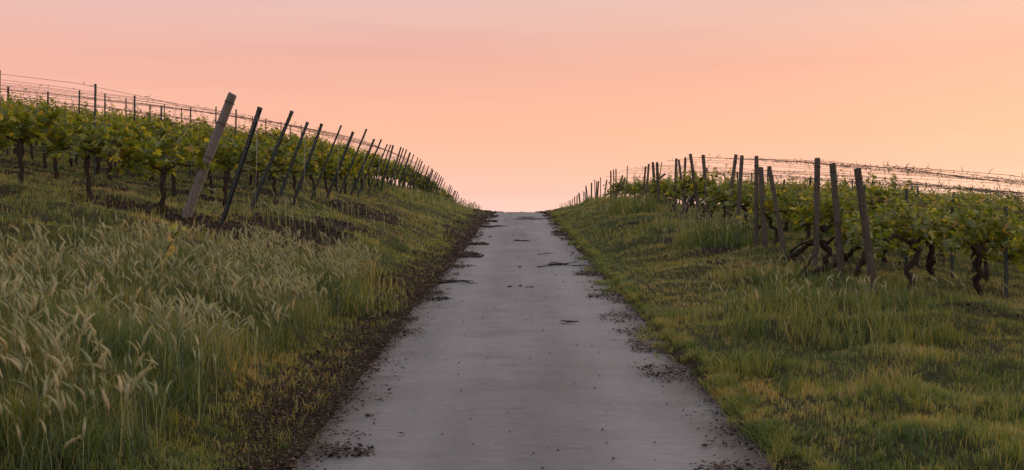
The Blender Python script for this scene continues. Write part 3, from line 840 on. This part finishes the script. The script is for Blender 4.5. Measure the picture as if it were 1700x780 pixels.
def steel_post(base, top, label, group, wd=.062, name='metal_post', hooks=True, dp=.042):
    root = empty(name, base); tag(root, label, 'post', group)
    v = top - base; L = v.length; Mx = orient(v) @ Matrix.Rotation(random.uniform(-.25, .25), 4, 'Z')
    t = .006
    prof = [(-wd / 2, -dp / 2), (wd / 2, -dp / 2), (wd / 2, dp / 2), (wd / 2 - .012, dp / 2), (wd / 2 - .012, dp / 2 - t), (wd / 2 - t, dp / 2 - t), (wd / 2 - t, -dp / 2 + t),
            (.008, -dp / 2 + t), (.004, -dp / 2 + t + .006), (-.004, -dp / 2 + t + .006), (-.008, -dp / 2 + t),
            (-wd / 2 + t, -dp / 2 + t), (-wd / 2 + t, dp / 2 - t), (-wd / 2 + .012, dp / 2 - t), (-wd / 2 + .012, dp / 2), (-wd / 2, dp / 2)]
    mb = MB(); n = len(prof)
    lev = [(-.2, 1.0)]
    z = .35
    while hooks and z < L - .04:
        lev += [(z, 1.0), (z + .004, 1.22), (z + .020, 1.22), (z + .028, 1.0)]; z += .1
    lev.append((L, 1.0))
    for z, sx in lev:
        for (a, b) in prof: mb.v.append(Mx @ Vector((a * sx, -b, z))); mb.t.append(.5)
    for i in range(len(lev) - 1):
        for k in range(n): mb.f.append((i * n + k, i * n + (k + 1) % n, (i + 1) * n + (k + 1) % n, (i + 1) * n + k))
    mb.f.append(tuple(range((len(lev) - 1) * n, len(lev) * n)))
    cp = MB(); cp.box((0, 0, L - .015), wd * 1.1, dp * 1.15, .035, Mx); 
    mb.build('profile', M['steel'], root, False)
    cp.build('end_cap', M['steel'], root, False)
    return root

# left vineyard: thick wooden corner post, then the slanted steel posts
LROWS = []
bx, by = hit(310, 360); b = Vector((bx, by, gz(bx, by)))
wood_post(b, b + Vector((.72, -.05, 1.85)), .148, 'thick pale wooden corner post leaning right at the near end of the left vineyard', None, 'pale_wood', 5)
LROWS.append((b.x, b.y))
near = [((368, 380), .33), ((415, 363), .42), ((456, 350), .38), ((484, 350), .36), ((514.5, 344), .41), ((541, 334), .40), ((562, 327), .42), ((579, 327), .42), ((593, 327), .42),
        ((609, 326), .38), ((618.6, 328), .345), ((630, 328), .27), ((641, 326), .30)]
lp = []
for i, ((px, py), ln) in enumerate(near):
    d = 4.87 * F / (850 - px)
    if i == 0: d = 15.1
    x_ = (px - 850) / F * d; z_ = gz(x_, d)
    h = 1.83 + .05 * math.sin(i * 2.3)
    if i >= 9:
        tops = {9: (643, 240), 10: (648.5, 241), 11: (652.7, 242), 12: (665.8, 245)}[i]
        tp = P(tops[0], tops[1], d)
        topv = tp
    else:
        topv = Vector((x_ + ln * h, d, z_ + h))
    lp.append((Vector((x_, d, z_)), topv))
fart = [(670, 247), (675, 249), (681, 254), (687, 257), (694, 262), (698, 265), (701, 268), (705, 274), (712, 276), (717.5, 280), (719, 283), (724, 286), (726.5, 288), (730, 291), (733, 294),
        (736, 297), (739, 303), (747, 307), (749, 309), (751, 313), (755, 317), (757, 317.5), (760, 319), (762, 324), (767, 329), (771, 331)]
for j, (px, py) in enumerate(fart):
    d = 4.28 * F / (850 - px); tp = P(px, py, d)
    bx_ = tp.x - .6; bz = gz(bx_, d)
    lp.append((Vector((bx_, d, bz)), tp))
for i, (b, t) in enumerate(lp):
    if i < 28:
        lab = f'slanted dark metal end post, {ORD[i]} metal post up the slope from the thick wooden post'
    else:
        lab = f'tiny slanted end post near the hilltop, {ORD[len(lp) - 1 - i]} counted back from the farthest one'
    if i == 0: lab = 'slanted dark metal end post nearest the thick wooden post, standing in bare earth'
    steel_post(b, t, lab, 'slanted metal end posts of the left vineyard', .080 if i < 14 else .098 + .0012 * (i - 14), hooks=i < 14)
    LROWS.append((b.x, b.y))

# anchor wires from post heads down to the earth
def anchor_wire(root, p_top, p_foot):
    w = MB(); base = root.location
    w.tube([p_top - base, (p_top + p_foot) / 2 - base + Vector((0, 0, -.02)), p_foot - base], [.004] * 3, 4)
    w.build('anchor_wire', M['galv'], root)
for o_, kf_ in [(o_, k_) for o_, k_ in zip([o for o in COL.objects if o.name.split('.')[0] == 'metal_post'][:12:2], range(6))]:
    b = o_.location; t_ = lp[kf_ * 2][1]; p_ = b.lerp(t_, .93); f_ = Vector((p_.x - .05, p_.y + .02, gz(p_.x - .05, p_.y)))
    anchor_wire(o_, p_, f_)

# right vineyard: leaning round wooden posts (base px, top px, distance, diameter, label)
RP = [((1452, 505), (1423, 280), 12.9, .105, 'stout brown wooden post at the far right edge with its top leaning left'),
      ((1398, 470), (1382, 272), 14.5, .105, 'tall grey wooden post second from the right edge, leaning left over a gnarled trunk'),
      ((1355, 440), (1357, 263), 16.3, .105, 'straight upright thick wooden post third from the right edge'),
      ((1303, 430), (1277, 277), 17.7, .085, 'slender wooden post with its top leaning left, right one of a group of three'),
      ((1271, 418), (1263, 278), 18.5, .105, 'shorter dark wooden post, middle one of a group of three'),
      ((1255, 413), (1256, 260), 18.9, .088, 'upright greenish wooden post, tallest and left one of a group of three'),
      ((1225, 392), (1232, 259), 21.2, .088, 'pale greenish wooden post above a black vine stump, right one of a close pair'),
      ((1205, 380), (1222, 257), 22.3, .090, 'brown wooden post leaning right at the top, left one of a close pair'),
      ((1176, 377), (1167, 258), 24.4, .092, 'brown wooden post with flat top, in front of a diagonal strut'),
      ((1162, 360), (1146, 256), 25.7, .088, 'wooden post with its top leaning left, just left of the post with the strut'),
      ((1134, 352), (1138, 262), 28.8, .078, 'slim wooden post standing behind the crossing pair'),
      ((1139, 357), (1127, 266), 27.8, .070, 'thin post of the crossing pair, foot to the right'),
      ((1121, 359), (1123, 264), 29.4, .085, 'thicker upright post of the crossing pair, foot to the left'),
      ((1093, 357), (1090.7, 270), 32.8, .100, 'dark brown wooden post, right one of two close thick posts left of the crossing pair'),
      ((1088, 352), (1083.7, 270), 34.0, .100, 'grey wooden post, left one of two close thick posts left of the crossing pair'),
      ((1071, 345), (1077, 272.5), 36.5, .080, 'thin wooden post leaning right, right one of a parallel pair in tall grass'),
      ((1066, 345), (1072, 277), 37.5, .080, 'thin wooden post leaning right, left one of a parallel pair in tall grass'),
      ((1038.5, 340), (1041.6, 276), 42.5, .045, 'very thin tall stake standing alone on the skyline'),
      ((1023.3, 338), (1022.6, 281), 46.5, .065, 'pale slim post, right one of the three upright skyline posts'),
      ((1019, 338), (1018.8, 282), 47.5, .055, 'pale slim post, middle one of the three upright skyline posts'),
      ((1013.3, 338), (1014, 284), 49.0, .085, 'thick dark post, left one of the three upright skyline posts'),
      ((1001, 336), (1007.2, 299), 52.0, .07, 'small dark post leaning right between two skyline groups'),
      ((997, 336), (997, 295), 54.4, .05, 'thin upright stake left of the small leaning skyline post'),
      ((990.5, 336), (993.6, 301.5), 56.5, .09, 'thick dark skyline post leaning right against its neighbour'),
      ((989.5, 336), (990.8, 301.5), 57.5, .07, 'slimmer skyline post touching the thick leaning one'),
      ((988, 336), (987, 298.7), 58.5, .05, 'thin pale stake left of the touching skyline posts'),
      ((981, 336), (982, 304), 60.5, .09, 'stout dark skyline post standing alone right of the small slanting stakes'),
      ((979, 336), (972.8, 308), 62.5, .055, 'slanting skyline stake forming the right leg of a narrow v'),
      ((975, 336), (972.4, 310), 64.0, .055, 'steeper skyline stake forming the left leg of a narrow v'),
      ((974, 337), (970.6, 319), 65.5, .055, 'short left leaning skyline stake just left of the narrow v'),
      ((972, 337), (968.4, 318.5), 67.5, .055, 'outermost short left leaning stake left of the narrow v'),
      ((966, 338), (961.8, 320.6), 70.5, .065, 'right one of two tallest stakes in the small far group near the crest'),
      ((964.5, 338), (960.3, 321.4), 72.5, .05, 'left one of two tallest stakes in the small far group near the crest'),
      ((961.5, 338), (958.4, 324), 75, .055, 'far stake, first left of the two tallest ones near the crest'),
      ((959, 338), (956.4, 326), 77, .055, 'far stake, second left of the two tallest ones near the crest'),
      ((956, 338), (953.6, 327), 80, .075, 'far thick stub, third left of the two tallest stakes near the crest'),
      ((952, 338), (950, 331), 84, .06, 'tiny far stub near the crest, third from the left end'),
      ((948.5, 338), (947, 333), 88, .06, 'tiny far stub near the crest, second from the left end'),
      ((946, 338), (944.8, 334), 92, .06, 'tiny far stub at the left end of the right hand line of posts')]
RROWS = []
for i, ((bx, by), (tx, ty), d, dia, lab) in enumerate(RP):
    t = P(tx, ty, d); x_ = (bx - 850) / F * d; b = Vector((x_, d, gz(x_, d)))
    # keep the slant where the visible foot was measured, extend down to the ground
    wood_post(b, t, dia * (1 + max(0, d - 40) * .004), lab, 'wooden end posts of the right vineyard', 'wood', i + 11, wires=i < 17)

# diagonal struts on the right
def strut(p0, p1, d, dia, label, seed):
    a = P(*p0, d); b = P(*p1, d)
    v = a - b; g = a + v.normalized() * .0
    while g.z > gz(g.x, g.y) and g.x > 0: g += v.normalized() * .05
    wood_post(g, b, dia, label, 'diagonal struts of the right vineyard', 'wood', seed, wires=False, name='wooden_strut', cat='strut')
strut((1077, 313), (1104.6, 289), 34.9, .08, 'diagonal wooden strut rising right behind the two close thick posts', 71)
strut((1158, 309), (1174, 282), 27.0, .075, 'diagonal wooden strut rising right behind the flat topped post', 72)
strut((1031, 311), (1038, 296), 44, .075, 'short diagonal strut on the skyline, lower one beside the thin tall stake', 73)
strut((1027.5, 310), (1034, 291.5), 45, .075, 'short diagonal strut on the skyline, upper one of two', 74)
o_ = wood_post(P(1094.5, 300, 32.3), P(1098.6, 269.5, 32.3), .03, 'thin crooked stick fixed to the top of the dark brown post', None, 'wood', 75, wires=False, name='stick', cat='stick')

# ------------------------------------------------------------------ grapevines
def leaf_mesh(mb, c, nrm, up, s, t, rnd):
    nrm = nrm.normalized(); a = (up - nrm * up.dot(nrm))
    a = a.normalized() if a.length > 1e-6 else Vector((1, 0, 0)); b = nrm.cross(a)
    # palmate outline: five lobes, notch at the stalk
    out = [(-.42, .0 - .10), (-.62, .35), (-.30, .42), (-.42, .82), (-.13, .70), (0, 1.08), (.13, .70), (.42, .82), (.30, .42), (.62, .35), (.42, -.10), (0, .08)]
    i0 = len(mb.v)
    mb.v.append(c + a * s * .38 - nrm * s * .05); mb.t.append(t)
    cup = rnd.uniform(-.25, .3)
    for (x, y) in out:
        dz = cup * (abs(x) ** 1.4) * s - .12 * s * max(0, y - .6)
        mb.v.append(c + a * (y * s) + b * (x * s) + nrm * dz); mb.t.append(min(1, max(0, t + rnd.uniform(-.05, .05))))
    n = len(out)
    for k in range(n): mb.f.append((i0, i0 + 1 + k, i0 + 1 + (k + 1) % n))

def shoot(mb_leaf, mb_stem, p, d, L, nl, rnd, s0=.085, yell=0.0, r=.0035):
    pts = [p]; dd = d.normalized(); pos = p.copy(); step = L / 6
    curl = Vector((rnd.uniform(-.25, .25), rnd.uniform(-.25, .25), -.10 if rnd.random() < .75 else -.4))
    for i in range(6):
        dd = (dd + curl * .22).normalized(); pos = pos + dd * step; pts.append(pos.copy())
    mb_stem.tube(pts, [r * (1 - .1 * i) for i in range(7)], 4, cap=False, t=.4)
    for i in range(nl):
        f = (i + .5) / nl * 5.99; k = int(f); q_ = pts[k].lerp(pts[k + 1], f - k)
        a = rnd.uniform(0, 6.28); out = Vector((math.cos(a), math.sin(a), rnd.uniform(-.2, .5)))
        s = s0 * rnd.uniform(.65, 1.2) * (1.0 - .55 * max(0, f / 6 - .55) / .45)
        c = q_ + out * s * .45
        nrm = Vector((rnd.uniform(-.7, .7), rnd.uniform(-.9, .5), rnd.uniform(.25, 1)))
        t = .40 + rnd.gauss(0, .22) + yell + (.18 if f > 4.6 else 0)
        if rnd.random() < .05: t = rnd.uniform(.85, 1)
        leaf_mesh(mb_leaf, c, nrm, out + Vector((0, 0, -.6)), s, min(1, max(0, t)), rnd)

def leafy(lf, st, root):
    o = mk('foliage', lf.v + st.v, lf.f + [tuple(i + len(lf.v) for i in f) for f in st.f], M['leaf'], root, {'tint': lf.t + st.t})
    o.data.materials.append(M['shoot'])
    o.data.polygons.foreach_set('material_index', [0] * len(lf.f) + [1] * len(st.f))
    return o

def make_vine(seed, kind):
    rnd = random.Random(seed)
    root = empty('grapevine', (0, 0, 0)); tk = MB()
    hc = rnd.uniform(.58, .70)
    if kind == 'young':
        lean = Vector((rnd.uniform(-.12, .12), rnd.uniform(-.06, .06), 0)); r0 = rnd.uniform(.030, .042)
    else:
        lean = Vector((rnd.uniform(-.45, .35), rnd.uniform(-.12, .12), 0)); r0 = rnd.uniform(.042, .060); hc -= .05
    pts = [Vector((-lean.x, -lean.y, -.1))]; n = 8
    for i in range(1, n + 1):
        t = i / n; w = (.02 if kind == 'young' else .055)
        pts.append(Vector((-lean.x * (1 - t) + rnd.uniform(-w, w), -lean.y * (1 - t) + rnd.uniform(-w, w), hc * t)))
    tk.tube(pts, [r0 * (1.25 if i == 0 else rnd.uniform(.8, 1.12) * (1 - .15 * i / n)) for i in range(n + 1)], 8, wob=.14, seed=seed)
    head = pts[-1]
    tk.tube([head - Vector((0, 0, .05)), head + Vector((0, 0, .03)), head + Vector((.01, 0, .07))], [r0 * .9, r0 * 1.35, r0 * .7], 7, wob=.2, seed=seed)
    tk.build('trunk', M['bark'], root, True)
    arm = MB(); an = []
    for s in (-1, 1):
        ps = [head.copy()]; L = rnd.uniform(.45, .58)
        for i in range(1, 6):
            w = .015 if kind == 'young' else .035
            ps.append(head + Vector((s * L * i / 5, rnd.uniform(-w, w), .05 * math.sin(i * .9) + rnd.uniform(-w, w) + .02 * i)))
        arm.tube(ps, [r0 * (.62 - .07 * i) for i in range(6)], 6, wob=.18, seed=seed + s); an += ps[1:]
    arm.build('cordon', M['bark'], root, True)
    lf = MB(); st = MB()
    nsh = 19 if kind == 'young' else 21
    for i in range(nsh):
        p = rnd.choice(an) if rnd.random() < .85 else head
        p = p + Vector((rnd.uniform(-.08, .08), 0, 0))
        up = rnd.random()
        if up < (.68 if kind == 'young' else .56): d = Vector((rnd.uniform(-.35, .35), rnd.uniform(-.32, .32), 1)); L = rnd.uniform(.30, .62)
        else: d = Vector((rnd.uniform(-.8, .8), rnd.uniform(-.9, .9), rnd.uniform(-.55, .3))); L = rnd.uniform(.24, .42)
        shoot(lf, st, p, d, L, int(L * 27) + 3, rnd, .112 if kind == 'young' else .102)
    for i in range(2):   # a shoot or two that stick out above the rest
        p = rnd.choice(an); shoot(lf, st, p, Vector((rnd.uniform(-.25, .25), rnd.uniform(-.2, .2), 1)), rnd.uniform(.68, .88), 13, rnd, .07, .1)
    leafy(lf, st, root)
    return root

def copy_tree(o):
    c = o.copy(); COL.objects.link(c)
    for ch in o.children:
        d = ch.copy(); COL.objects.link(d); d.parent = c
    return c

protoL = [make_vine(100 + i, 'young') for i in range(6)]
protoR = [make_vine(200 + i, 'old') for i in range(6)]
used = set()
cnt = [0]
def place(protos, x, y, rz_, label, group, sc, zs=1.0):
    p = protos[cnt[0] % len(protos)]; cnt[0] += 1
    if random.random() < .25: cnt[0] += 1
    o = p if p.name not in used else copy_tree(p)
    used.add(p.name)
    o.location = (x, y, gz(x, y)); o.rotation_euler = (0, 0, rz_); o.scale = (sc, sc, sc * zs)
    tag(o, label, 'grapevine', group)

def wires(path_fn, x0, x1, hs, label, group, tend, mat, seed, r=.0022):
    """one trellis: each wire and its dried tendrils a part"""
    rnd = random.Random(seed)
    p0 = path_fn(x0, 0); root = empty('trellis_wires', p0); tag(root, label, 'wire', group)
    n = max(3, int(abs(x1 - x0) / .9))
    for h in hs:
        w = MB(); ps = []
        for i in range(n + 1):
            p = path_fn(x0 + (x1 - x0) * i / n, h) - p0; p.z += rnd.uniform(-.012, .012); ps.append(p)
        w.tube(ps, [r] * len(ps), 4, cap=False); td = w
        if tend and h > .9:
            for i in range(int(tend * abs(x1 - x0) * rnd.uniform(.3, 1.5))):
                f = rnd.random() * (n - .01); p = ps[int(f)].lerp(ps[int(f) + 1], f - int(f)); a = rnd.uniform(0, 6.28); L = rnd.uniform(.02, .05)
                q = [p]; 
                for s in range(3): a += rnd.uniform(-1.4, 1.4); q.append(q[-1] + Vector((math.cos(a) * L * .8, rnd.uniform(-.3, .3) * L, math.sin(a) * L * .8)))
                td.tube(q, [.004, .0045, .0035, .002], 4, t=.3)
            if rnd.random() < .6:   # a hanging dried cane
                f = rnd.random() * (n - .01); p = ps[int(f)].lerp(ps[int(f) + 1], f - int(f))
                q = [p]
                for s in range(5): q.append(q[-1] + Vector((rnd.uniform(-.05, .05), 0, -rnd.uniform(.04, .09))))
                td.tube(q, [.0035] * 6, 4, t=.3)
        w.build('wire', M[mat], root)
    return root

# --- left rows: straight away from the track to the left
lrow = sorted(LROWS, key=lambda p: p[1])
lrow_use = [LROWS[0]] + [(b.x, b.y) for b, t in lp]
nL = 0
prevY = -9
rows = []
for i, (x0, y0) in enumerate(lrow_use):
    if i == 1: continue                 # shares the row of the corner post
    if y0 - prevY < 1.1: continue
    prevY = y0; rows.append((i, x0, y0))
gapL = {}
for ri, (i, x0, y0) in enumerate(rows):
    xe = -(.555 * y0 + .6)
    if y0 > 36: xe = max(xe, x0 - 5.0)
    if y0 > 55: xe = max(xe, x0 - 2.4)
    if y0 > 75: xe = x0 - 1.2
    x_ = x0 - .38; k = 0
    who = 'at the thick wooden post' if i == 0 else (f'of the {ORD[i - 1]} metal post' if i <= 28 else 'of a tiny post near the hilltop')
    while x_ > xe:
        yy = y0 + random.uniform(-.05, .05)
        lab = f'leafy grapevine, {ORD[min(k, 30)]} one in the row {who}'
        if i > 28: lab = f'small far grapevine, {ORD[k]} in from the {ORD[len(lp) - i]} post back from the farthest'
        place(protoL, x_, yy, random.uniform(-.1, .1) + (math.pi if random.random() < .5 else 0), lab, 'grapevines of the left vineyard', random.uniform(.92, 1.12))
        x_ -= random.uniform(1.0, 1.2); k += 1; nL += 1
    fn = lambda x, h, y0=y0: Vector((x, y0, float(base_height(np.array([x]), np.array([y0]))[0]) + h))
    # the wires start at the slanted post
    wires(fn, x0 + (.5 if i > 0 else .4), xe, [1.72, 1.45] if y0 < 24 else [1.65], f'thin trellis wires of the row {who}' if i <= 28 else f'thin far wires at the {ORD[len(lp) - i]} post back from the farthest', 'trellis wires of the left vineyard', 2.0, 'wire', i, .002 + .00006 * y0)
    wires(fn, x0 + .12, xe, [.92], f'greenish low training wire of the row {who}' if i <= 28 else f'low far wire at the {ORD[len(lp) - i]} post back from the farthest', 'low training wires of the left vineyard', 0, 'gwire', i + 50, .003)
    if y0 < 36:
        for kk, off in enumerate((2.9, 7.3)):
            xs_ = x0 - off
            if xs_ < xe: continue
            b = Vector((xs_, y0 + .02, gz(xs_, y0)))
            steel_post(b, b + Vector((.02, 0, 1.75)), f'{ORD[kk]} thin metal stake in the row {who}', 'upright metal stakes in the left vineyard', .040, 'metal_stake', hooks=y0 < 22, dp=.028)

# --- right rows: away to the right and slightly uphill
SL = .45
rr = [12.9, 14.6, 16.4, 18.5, 20.2, 22.0, 24.2, 25.8, 27.6, 29.4, 31.2, 33.2, 35.2, 37.4, 39.6, 42.2, 45.0, 48.0, 51.5]
nR = 0
anchor = ['stout brown post at the right edge', 'tall grey post leaning left', 'straight thick upright post', 'group of three posts', 'gap behind the group of three posts', 'close pair of posts', 'flat topped post',
          'post left of the strut', 'foot of the crossing pair', 'thicker crossing post', 'gap behind the crossing pair', 'two close thick posts', 'gap behind the two close thick posts', 'parallel pair in tall grass',
          'gap beyond the parallel pair', 'thin tall stake', 'short diagonal struts', 'three upright skyline posts', 'small leaning skyline post']
for ri, y0 in enumerate(rr):
    x0 = 5.0
    ye_mult = .57
    def xend(y0=y0): return (ye_mult * y0 + .8 - ye_mult * SL * x0) / (1 - ye_mult * SL)
    xe = xend()
    if y0 > 36: xe = min(xe, x0 + 6)
    if y0 > 44: xe = min(xe, x0 + 3.5)
    x_ = x0 + (.35 if ri > 1 else .5); k = 0
    while x_ < xe:
        yy = y0 + SL * (x_ - x0) + random.uniform(-.06, .06)
        place(protoR, x_, yy, math.atan(SL) + random.uniform(-.12, .12) + (math.pi if random.random() < .4 else 0),
              f'gnarled grapevine, {ORD[k]} in the row at the {anchor[ri]}', 'grapevines of the right vineyard', random.uniform(.84, 1.14), random.uniform(.85, 1.15))
        x_ += (.7 if random.random() < .10 else 0) + random.uniform(1.0, 1.2); k += 1; nR += 1
    fn = lambda x, h, y0=y0, x0=x0: Vector((x, y0 + SL * (x - x0), float(base_height(np.array([x]), np.array([y0 + SL * (x - x0)]))[0]) + h))
    wires(fn, x0 + .02, xe, [1.74, 1.50, 1.22, .95] if y0 < 21 else ([1.7, 1.3] if y0 < 32 else [1.6]), f'sagging trellis wires with dried tendrils at the {anchor[ri]}', 'trellis wires of the right vineyard', 7.0 if y0 < 30 else 3, 'wire', ri + 300, .0030 + .00006 * y0)
    if y0 < 34:
        for kk, off in enumerate((2.1, 6.4)):
            xs_ = x0 + off
            if xs_ > xe: continue
            yy = y0 + SL * off; b = Vector((xs_, yy, gz(xs_, yy)))
            steel_post(b, b + Vector((.0, 0, 1.32)), f'{ORD[kk]} thin dark stake in the row at the {anchor[ri]}', 'dark stakes among the right vines', .042, 'metal_stake', hooks=False, dp=.03)
print('vines', nL, nR)

# --- old sprawling trunks on the right
def old_trunk(pts, d, r0, label, seed, side=()):
    rnd = random.Random(seed)
    w = [P(px, py, d + dd) for (px, py, dd) in pts]
    g = gz(w[0].x, w[0].y); base = Vector((w[0].x, w[0].y, g)); w[0].z = min(w[0].z, g + .02)
    root = empty('old_vine', base); tag(root, label, 'grapevine', 'sprawling old vines of the right vineyard')
    def path(w, r0, r1, mb):
        ps = []
        for i in range(len(w) - 1):
            for s in range(4):
                p = w[i].lerp(w[i + 1], s / 4); j = r0 * .5; ps.append(p - base + Vector((rnd.uniform(-j, j), rnd.uniform(-j, j), rnd.uniform(-j, j))))
        ps.append(w[-1] - base)
        n = len(ps); mb.tube(ps, [(r0 + (r1 - r0) * i / (n - 1)) * rnd.uniform(.85, 1.2) for i in range(n)], 8, wob=.16, seed=seed)
    tk = MB(); path([w[0] - Vector((0, 0, .08))] + w, r0, r0 * .6, tk); tk.build('trunk', M['bark'], root)
    for k, sp in enumerate(side):
        b = MB(); path([P(px, py, d + dd) for (px, py, dd) in sp], r0 * .55, r0 * .25, b); b.build('branch', M['bark'], root)
    lf = MB(); st = MB()
    end = w[-1] - base
    for i in range(9):
        shoot(lf, st, end + Vector((rnd.uniform(-.35, .35), rnd.uniform(-.1, .1), rnd.uniform(-.05, .1))), Vector((rnd.uniform(-.5, .5), rnd.uniform(-.4, .4), 1)), rnd.uniform(.3, .5), 11, rnd, .09)
    leafy(lf, st, root)
old_trunk([(1326, 458, 0), (1352, 450, 0), (1385, 438, .1), (1403, 428, .15), (1420, 412, .2), (1440, 404, .3)], 14.9, .052, 'black gnarled trunk lying low and rising right behind the tall grey post', 1,
          [[(1330, 456, 0), (1340, 440, 0), (1352, 422, .1)], [(1403, 428, .15), (1398, 415, .1), (1386, 405, .1)]])
old_trunk([(1302, 430, 0), (1318, 422, 0), (1332, 412, .1), (1350, 404, .1), (1372, 402, .2), (1388, 394, .2)], 16.9, .050, 'dark crooked trunk winding up right between slender and straight posts', 2,
          [[(1310, 418, 0), (1330, 404, 0), (1350, 398, .1)]])
old_trunk([(1222, 410, 0), (1226, 398, 0), (1230, 388, 0), (1238, 380, .1), (1250, 382, .1), (1262, 376, .2)], 20.6, .055, 'thick black vine stump forking at the foot of the pale greenish post', 3,
          [[(1228, 390, 0), (1241, 385, 0), (1243, 400, 0)]])
old_trunk([(1424, 470, 0), (1422, 450, 0), (1428, 432, 0), (1437, 418, .1), (1446, 410, .1)], 14.0, .040, 'upright crooked vine trunk at the right edge beside the tall grey post', 4)
old_trunk([(1170, 385, 0), (1172, 372, 0), (1178, 362, 0), (1184, 350, .1)], 24.9, .055, 'dark vine stump behind the foot of the flat topped post', 5)
old_trunk([(1088, 350, 0), (1092, 342, 0), (1098, 336, 0), (1106, 338, .1), (1116, 332, .1)], 33.0, .06, 'dark vine stump between the two close thick posts', 6)

# --- young vine sprig leaning in from the left foreground
rnd = random.Random(44)
bx, by = -6.05, 9.6
base = Vector((bx, by, gz(bx, by)))
root = empty('vine_sprig', base); tag(root, 'young vine sprig with broad leaves leaning in over the left foreground grass', 'plant')
st = MB(); lf = MB()
tgt = [P(238, 470, by), P(264, 432, by), P(280, 408, by), P(293, 385, by), P(300, 374, by)]
ps = [Vector((0, 0, -.05))] + [p - base for p in tgt]
st.tube(ps, [.008, .007, .006, .005, .004, .002], 5)
for i in range(30):
    f = rnd.random() * 4.99; k = int(f); p = ps[k].lerp(ps[k + 1], f - k)
    a = rnd.uniform(0, 6.28); out = Vector((math.cos(a), math.sin(a) * .5, rnd.uniform(-.5, .4)))
    leaf_mesh(lf, p + out * .03, Vector((rnd.uniform(-.6, .6), -.8, rnd.uniform(0, .8))), out + Vector((0, 0, -.4)), rnd.uniform(.045, .085), rnd.choice([.3, .5, .6, .8, .98]), rnd)
st.build('stem', M['bark'], root); lf.build('foliage', M['leaf'], root, False)
